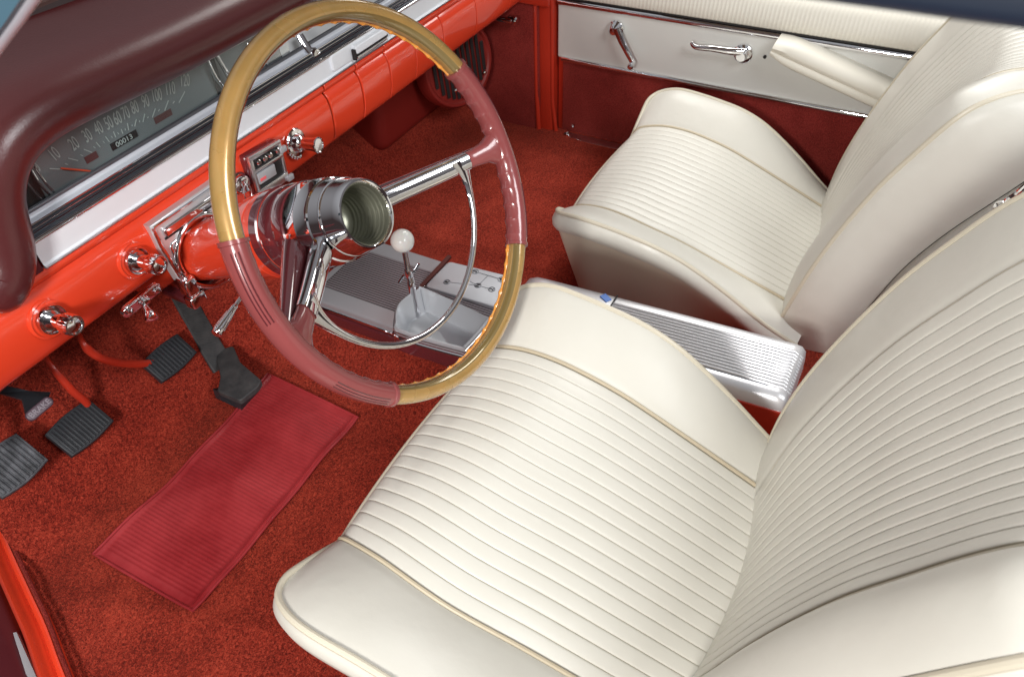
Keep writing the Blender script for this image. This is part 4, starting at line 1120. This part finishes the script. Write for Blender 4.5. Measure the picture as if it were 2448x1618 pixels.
    back = MB().add(*grid(rows)).build("backrest", M['vinyl'], st_, fix=False, angle=180)
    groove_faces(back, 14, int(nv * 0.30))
    k0 = int(nv * 0.22)
    for P_, dx_ in ((sL, -0.002), (sR, 0.002)):
        MB().add(*tube([p + V((dx_, 0, 0)) for p in P_[k0:]], 0.0026, 8)).build("seam_welt", M['piping'], back)
    topr = resample(rows[-1], 60)
    loop = eL + topr[1:-1] + list(reversed(eR)); loop = resample(loop, 240)
    for _ in range(4): loop = [loop[0]] + [(loop[i - 1] + loop[i] * 2 + loop[i + 1]) / 4 for i in range(1, len(loop) - 1)] + [loop[-1]]
    MB().add(*tube(loop, 0.0036, 10)).build("edge_piping", M['piping'], back)
    # side wall and back shell
    nL = len(loop); cb = V((-0.076, -0.55, -0.1)) + off
    side = []
    bdir = V((0, -0.93, -0.36)).normalized()
    for f, ins in ((0, 0), (0.06, -0.005), (0.2, -0.007), (0.6, -0.004), (0.9, 0.004), (1.0, 0.012)):
        r_ = []
        for i in range(nL):
            p = loop[i]; o_ = V((p.x - cb.x, 0, 0)); rad_ = V((p.x - cb.x, 0, max(p.z - cb.z - 0.12, 0) * 2.0)).normalized()
            dep = 0.112 + 0.016 * sstep(-0.15, 0.05, p.z - off.z)
            r_.append(p + bdir * (dep * f) - rad_ * ins)
        side.append(r_)
    MB().add(*grid(side)).build("side_boxing", M['vinyl'], st_, angle=180)
    lastr = side[-1]
    MB().add(*tube([p + bdir * 0.011 for p in lastr], 0.0125, 14)).build("rear_roll", M['vinyl'], back)
    MB().add(*tube([p - bdir * 0.001 for p in lastr], 0.0020, 8)).build("rear_seam", M['dark'], back)
    # closed back shell
    half = nL // 2; rows = []
    for i in range(0, half, 3):
        a, b = lastr[i], lastr[nL - 1 - i]
        rows.append([a.lerp(b, t) + bdir * (0.022 * sin(pi * t) ** 0.5) for t in [k / 12 for k in range(13)]])
    MB().add(*grid(rows)).build("back_shell", M['vinyl'], st_, angle=180)
    return st_
s1 = seat((0, 0, 0), -0.5, "cream vinyl driver's bucket seat nearest the camera, ribbed cushion and backrest in front")
s2 = seat((0.806, 0.082, -0.100), -0.5, "cream vinyl passenger bucket seat beyond the console beside the white door panel", boff=(0.792, 0.058, -0.101), stretch=1.05)

# hinge knob on the passenger backrest
hk = at_x(2318, 478, 0.40)
hb = empty("seat_release_knob", hk, "small chrome release knob behind the passenger backrest at the right edge", "knob")
MB().add(*lathe([(0, 0.0001), (0, 0.008), (0.004, 0.008), (0.005, 0.0055), (0.010, 0.005), (0.012, 0.003), (0.012, 0.0001)], hk, -X, 20)).build("button", M['chrome'], hb)
MB().add(*tube(catmull([hk, at_x(2335, 462, 0.40), at_x(2358, 446, 0.40), at_x(2380, 425, 0.40)], 5), 0.003, 8)).build("hinge_arm", M['chrome'], hb)

# ------------------------------------------------------------------ passenger door
DX = 1.05
door = empty("passenger_door", V((DX, 0, -0.4)), "white and red carpeted inner panel of the far passenger door with chrome strips", "car door")
def dbox(y0, y1, z0, z1, x0, x1, name, material, bev=0.003, par=door):
    return MB().add(*rbox(V(((x0 + x1) / 2, (y0 + y1) / 2, (z0 + z1) / 2)), X, Y, Z, x1 - x0, abs(y1 - y0), abs(z1 - z0), bev, 3)).build(name, material, par, angle=40)
YF, YB = 0.308, -0.95
dbox(YB, YF, -0.310, -0.183, DX, DX + 0.03, "white_panel", M['door_white'], 0.004)
dbox(YB, YF - 0.012, -0.510, -0.312, DX + 0.004, DX + 0.03, "carpet_panel", M['carpet_door'], 0.003)
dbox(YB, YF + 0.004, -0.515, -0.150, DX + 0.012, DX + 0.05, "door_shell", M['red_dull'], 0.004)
# upper pad, finely ribbed
rows = []
prof = [(DX + 0.001, -0.170), (DX - 0.003, -0.166), (DX - 0.003, -0.150), (DX + 0.004, -0.125), (DX + 0.02, -0.110), (DX + 0.06, -0.105)]
npl = 150
for i in range(npl * 3 + 1):
    y = YF - 0.002 + (YB - YF) * i / (npl * 3); rib = (0, 0.0012, 0.0012)[i % 3]
    rows.append([V((a - rib, y, b + rib * 0.5)) for a, b in prof])
MB().add(*grid(rows)).build("upper_pad", M['door_cloth'], door, fix=False, angle=60)
# chrome strips
def strip(z0, z1, y0, y1, name, xo=0.006):
    zc_ = (z0 + z1) / 2; h_ = abs(z1 - z0) / 2
    pts = [V((DX - 0.001, y0, zc_)), V((DX - 0.001, (y0 + y1) / 2, zc_)), V((DX - 0.001, y1, zc_))]
    return MB().add(*sweep(pts, lambda i, f: [(a * h_, b * xo) for a, b in circ(1, 20)], up=Z)).build(name, M['chrome'], door)
strip(-0.187, -0.173, YF - 0.002, -0.47, "chrome_strip")
strip(-0.3175, -0.3055, YF - 0.012, YB, "chrome_strip")
MB().add(*rbox(V((DX - 0.001, -0.3, -0.1705)), X, Y, Z, 0.006, 1.2, 0.0025, 0.0, 1)).build("strip_gap", M['dark'], door)
# window crank
wc = at_x(1428, 66, DX - 0.002)
def dp(px, py, d): return at_x(px, py, DX - d)
crank = MB().add(*lathe([(0, 0.0001), (0, 0.0185), (0.006, 0.0185), (0.010, 0.015), (0.018, 0.012), (0.022, 0.008), (0.023, 0.0001)], wc, -X, 32)).build("window_crank", M['chrome'], door)
pts = catmull([dp(1428, 66, 0.022), dp(1438, 92, 0.024), dp(1452, 120, 0.026), dp(1466, 146, 0.026)], 6)
MB().add(*sweep(pts, lambda i, f: [(a * (0.0095 - 0.003 * f), b * 0.004) for a, b in circ(1, 14)], up=Y)).build("crank_arm", M['chrome'], crank)
MB().add(*lathe([(0, 0.0001), (0, 0.005), (0.016, 0.0065), (0.022, 0.0075), (0.026, 0.005), (0.027, 0.0001)], dp(1468, 146, 0.024), -X, 20)).build("crank_knob", M['chrome'], crank)
# door handle
hb_ = at_x(1722, 124, DX - 0.002)
hnd = MB().add(*lathe([(0, 0.0001), (0, 0.020), (0.005, 0.020), (0.009, 0.016), (0.010, 0.012), (0.020, 0.011), (0.0225, 0.009), (0.0225, 0.0001)], hb_, -X, 32)).build("door_handle", M['chrome'], door)
pts = catmull([dp(1722, 122, 0.020), dp(1690, 120, 0.024), dp(1650, 114, 0.026), dp(1612, 110, 0.026), dp(1602, 100, 0.022)], 6)
MB().add(*sweep(pts, lambda i, f: [(a * (0.0085 - 0.004 * f), b * 0.0045) for a, b in circ(1, 14)], up=Z)).build("handle_lever", M['chrome'], hnd)
# arm rest: padded bar with a crease line
c1, c2 = at_x(1790, 112, 1.0), at_x(2060, 236, 1.0)
dvv = (c2 - c1).normalized()
pts = [c1.lerp(c2, t) for t in [i / 14 for i in range(15)]]
def asec(i, f):
    e = min(i, 3) / 3; g = 0.6 + 0.4 * sin(e * pi / 2)
    P = [(0.022, -0.05), (0.024, -0.004), (0.020, 0.010), (0.010, 0.016), (0.001, 0.012), (-0.003, 0.008), (-0.008, 0.012), (-0.018, 0.010), (-0.025, -0.002), (-0.024, -0.05)]
    return [(a * g, b) for a, b in P]
v, f = sweep(pts, asec, up=Z)
MB().add(v, f).build("arm_rest", M['door_cloth'], door, angle=60)
MB().add(*lathe([(0, 0.0001), (0, 0.0035), (0.003, 0.0035), (0.003, 0.0001)], at_x(1772, 132, DX - 0.002), -X, 16)).build("mount_screw", M['dark'], door)
# sill plate under the door
sp0, sp1 = at_x(1316, 306, 1.04), at_x(1480, 346, 1.04)
sill2 = empty("sill_plate", sp0, "narrow bright sill plate at the foot of the far red door", "sill plate")
MB().add(*rbox(V((1.035, -0.25, -0.503)), X, Y, Z, 0.028, 1.05, 0.008, 0.003, 2)).build("plate", M['chrome_soft'], sill2)
for P_, r_ in ((sp0 + V((-0.01, -0.002, 0)), 0.008), (at_x(1326, 292, 1.04), 0.0045)):
    MB().add(*lathe([(0, 0.0001), (0, r_), (r_ * 0.75, r_ * 0.75), (r_, 0.0001)], P_, V((-0.6, 0, 0.8)), 16)).build("end_screw", M['chrome'], sill2)

# hinge pillar and kick panel
pil = empty("door_pillar", V((1.04, 0.335, -0.4)), "red painted door pillar between the carpeted kick panel and far door", "pillar")
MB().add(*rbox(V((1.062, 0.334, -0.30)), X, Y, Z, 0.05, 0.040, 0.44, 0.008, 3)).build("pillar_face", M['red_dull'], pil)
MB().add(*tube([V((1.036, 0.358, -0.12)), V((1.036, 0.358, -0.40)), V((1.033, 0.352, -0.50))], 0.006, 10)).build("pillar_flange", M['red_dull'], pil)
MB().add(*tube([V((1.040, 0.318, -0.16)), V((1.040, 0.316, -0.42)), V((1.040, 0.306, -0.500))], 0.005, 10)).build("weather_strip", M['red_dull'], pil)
kick = empty("kick_panel", V((1.03, 0.5, -0.4)), "dark red carpeted kick panel under the far end of the dash", "panel")
MB().add(*rbox(V((1.052, 0.60, -0.37)), X, Y, Z, 0.04, 0.50, 0.36, 0.004, 2)).build("carpet_face", M['carpet_door'], kick)
MB().add(*rbox(V((1.046, 0.45, -0.175)), X, Y, Z, 0.04, 0.26, 0.030, 0.006, 2)).build("metal_rail", M['red_dull'], kick)
# fresh air vent in the footwell
VC = at_y(1062, 150, 0.50)
vent = empty("footwell_vent", VC, "round red louvred vent with black slots in the passenger footwell", "vent")
vn = V((-0.35, -0.93, 0.1)).normalized(); _, va, vb = frame(vn, Z)
v, f = lathe([(0, 0.0001), (0, 0.088), (0.004, 0.092), (0.004, 0.098), (-0.004, 0.104), (-0.03, 0.106)], VC, vn, 56)
MB().add(v, f).build("housing_ring", M['red_shaded'], vent)
mb = MB()
for i in range(11):
    o_ = -0.072 + 0.0144 * i; hl = sqrt(max(0.080 ** 2 - o_ ** 2, 0)) * 2
    mb.add(*rbox(VC + vn * 0.0042 + vb * o_, vb, va, vn, 0.0088, hl, 0.003, 0.001, 1))
mb.build("slots", M['dark'], vent)
mb = MB()
for px, py in ((1122, 169), (1055, 210)):
    p = at_p(px, py, VC + vn * 0.004, vn); MB().add(*lathe([(0, 0.0001), (0, 0.0055), (0.003, 0.0045), (0.005, 0.0001)], p, vn, 14)).build("screw", M['chrome'], vent)
duct = at_y(960, 250, 0.62)
hbx = empty("heater_duct", duct, "heater duct box in shade-darkened red below the glove box side of the dash", "duct")
MB().add(*rbox(V((0.83, 0.66, -0.33)), X, Y, Z, 0.30, 0.16, 0.24, 0.03, 4)).build("duct_shell", M['red_shaded'], hbx)
# vent pull knob
vk = at_x(1184, 50, 1.0)
vkn = empty("vent_knob", vk, "small chrome pull knob tucked under the far right dash end", "knob")
mb = MB(); mb.add(*lathe([(0, 0.0001), (0, 0.006), (0.010, 0.006), (0.016, 0.0095), (0.022, 0.0095), (0.025, 0.006), (0.025, 0.0001)], vk + V((0.012, 0.012, 0.002)), V((-0.2, -1, -0.1)), 20))
mb.add(*rbox(at_x(1165, 46, 1.005), X, Y, Z, 0.012, 0.05, 0.010, 0.003, 2)); mb.build("knob_body", M['chrome'], vkn)

# ------------------------------------------------------------------ left sill, open door, roof rail, pillar
SL = [(-0.340, 0.64), (-0.377, 0.542), (-0.405, 0.467), (-0.431, 0.394), (-0.451, 0.338), (-0.480, 0.268), (-0.512, 0.18), (-0.53, 0.08), (-0.535, -0.2), (-0.535, -0.8)]
def off_path(d, z): 
    P = catmull([V((a, b, 0)) for a, b in SL], 6); out = []
    for i, p in enumerate(P):
        t = (P[min(i + 1, len(P) - 1)] - P[max(i - 1, 0)]).normalized(); n_ = V((t.y, -t.x, 0))
        if n_.x > 0: n_ = -n_
        out.append(p + n_ * d + V((0, 0, z)))
    return out
sill = empty("door_sill", V((-0.47, 0.3, -0.5)), "glossy red painted sill rail along the driver's door opening at lower left", "sill")
rows = [off_path(d * 0.70, z) for d, z in ((-0.004, -0.515), (-0.002, -0.488), (0.004, -0.481), (0.012, -0.482), (0.016, -0.487), (0.020, -0.485), (0.026, -0.474), (0.033, -0.469), (0.040, -0.474), (0.044, -0.486), (0.045, -0.56))]
MB().add(*grid(rows)).build("sill_rail", M['red'], sill, angle=60)
MB().add(*tube([p for p in off_path(-0.002, -0.4795)], 0.003, 8)).build("carpet_binding", M['carpet_door'], sill)
dd_ = empty("driver_door", V((-0.56, 0.2, -0.5)), "dark maroon lower edge of the opened driver's door at lower left", "car door")
rows = [off_path(d, z) for d, z in ((0.038, -0.60), (0.040, -0.52), (0.046, -0.512), (0.070, -0.510), (0.084, -0.50), (0.115, -0.495), (0.122, -0.505), (0.2, -0.515), (0.3, -0.53))]
MB().add(*grid(rows)).build("door_edge", mat("maroon_door", (0.085, 0.014, 0.018), 0.3, coat=0.5), dd_, angle=60)
sc_ = [at_z(*q, -0.505) for q in ((30, 1465), (38, 1463), (90, 1580), (78, 1590), (60, 1560))]
k = len(sc_)
mb = MB(); mb.add(sc_ + [p + V((0, 0, -0.01)) for p in sc_], [tuple(range(k)), tuple(range(2 * k - 1, k - 1, -1))] + [(i, (i + 1) % k, (i + 1) % k + k, i + k) for i in range(k)])
mb.build("metal_scuff_plate", M['alu_white'], dd_, smooth=False)

rail = empty("roof_rail", V((-0.36, -0.6, 0.42)), "dark navy window rail crossing the upper right corner close to the camera", "window frame")
MB().add(*rbox(V((-0.352, -0.75, 0.405)), X, Y, Z, 0.020, 1.2, 0.0185, 0.004, 3)).build("rail_bar", M['navy'], rail)
MB().add(*rbox(V((-0.340, -0.75, 0.432)), X, Y, Z, 0.02, 1.2, 0.034, 0.004, 2)).build("liner_strip", M['brown'], rail)
PA, PB_ = at_x(0, 98, -0.36), at_x(70, 0, -0.36)
dr = (PB_ - PA).normalized()
wp_ = empty("windshield_pillar", PA, "blue grey windshield pillar with pale metal edge in the upper left corner", "pillar")
pa_ = PA - dr * 0.35; pb2 = PB_ + dr * 0.06
nrm2 = V((0, -dr.z, dr.y)); 
if nrm2.z < 0: nrm2 = -nrm2
# slight curve near the joint
path_ = [pa_, PA - dr * 0.18, PA, at_x(41, 42, -0.36), PB_, pb2]
cp = catmull(path_, 8)
MB().add(*sweep(cp, lambda i, f: [(a * 0.0028, b * 0.0028) for a, b in circ(1, 14)], up=nrm2)).build("metal_edge", M['lav'], wp_)
rows = [[p + nrm2 * 0.000 + X * 0.004 for p in cp], [p + nrm2 * 0.000 - X * 0.006 for p in cp], [p + nrm2 * 0.05 - X * 0.010 for p in cp], [p + nrm2 * 0.05 + X * 0.01 for p in cp]]
MB().add(*grid(rows, close_v=True)).build("pillar_body", M['blue'], wp_)

# added roof strip above the windscreen (out of frame, keeps the lamps off the dash top)
roof = empty("roof_shade_strip", V((0.35, 0.05, 0.47)), "unseen roof strip added above the windscreen to shade the dash top", "roof")
MB().add(*rbox(V((0.36, 0.07, 0.475)), X, Y, Z, 1.46, 0.36, 0.03, 0.01, 3)).build("header_shade_panel", mat("shade_strip_taupe", (0.34, 0.30, 0.25), 0.8), roof)

# ------------------------------------------------------------------ light
w = bpy.data.worlds.new("World"); sc.world = w; w.use_nodes = True
nt = w.node_tree; bg = nt.nodes["Background"]
tcw = nt.nodes.new("ShaderNodeTexCoord"); sepx = nt.nodes.new("ShaderNodeSeparateXYZ"); rmp = nt.nodes.new("ShaderNodeValToRGB")
mrr = nt.nodes.new("ShaderNodeMapRange"); mrr.inputs[1].default_value = -1; mrr.inputs[2].default_value = 1
nt.links.new(tcw.outputs["Generated"], sepx.inputs[0]); nt.links.new(sepx.outputs["Z"], mrr.inputs[0]); nt.links.new(mrr.outputs[0], rmp.inputs[0])
e = rmp.color_ramp.elements
e[0].position = 0.56; e[0].color = (0.035, 0.025, 0.025, 1); e[1].position = 0.85; e[1].color = (0.26, 0.26, 0.27, 1)
nt.links.new(rmp.outputs[0], bg.inputs["Color"]); bg.inputs["Strength"].default_value = 1.35

def area(name, loc, target, size, power, col=(1, 1, 1), sy=None):
    d = bpy.data.lights.new(name, 'AREA'); d.energy = power; d.color = col; d.shape = 'RECTANGLE'; d.size = size; d.size_y = sy or size
    o = bpy.data.objects.new(name, d); COL.objects.link(o); o.location = loc
    o.rotation_euler = (V(target) - V(loc)).to_track_quat('-Z', 'Y').to_euler(); return o
area("key_softbox", (-1.30, -0.35, 0.55), (0.15, 0.20, -0.30), 0.24, 23, (1.0, 0.98, 0.95))
area("rear_softbox", (-0.25, -1.55, 1.30), (0.25, 0.0, -0.35), 0.75, 27, (0.96, 0.98, 1.0))
area("side_fill_lamp", (1.55, 0.05, 1.10), (0.0, -0.3, -0.2), 1.0, 28, (1.0, 0.98, 0.94))  # invented fill lamp, added to brighten the driver's backrest

sc.view_settings.view_transform = 'Standard'; sc.view_settings.look = 'None'
sc.view_settings.exposure = 0.0; sc.view_settings.gamma = 1.0
sc.view_settings.use_curve_mapping = False
sc.render.engine = 'CYCLES'
sc.cycles.use_denoising = True
sc.cycles.max_bounces = 10
sc.cycles.sample_clamp_indirect = 6
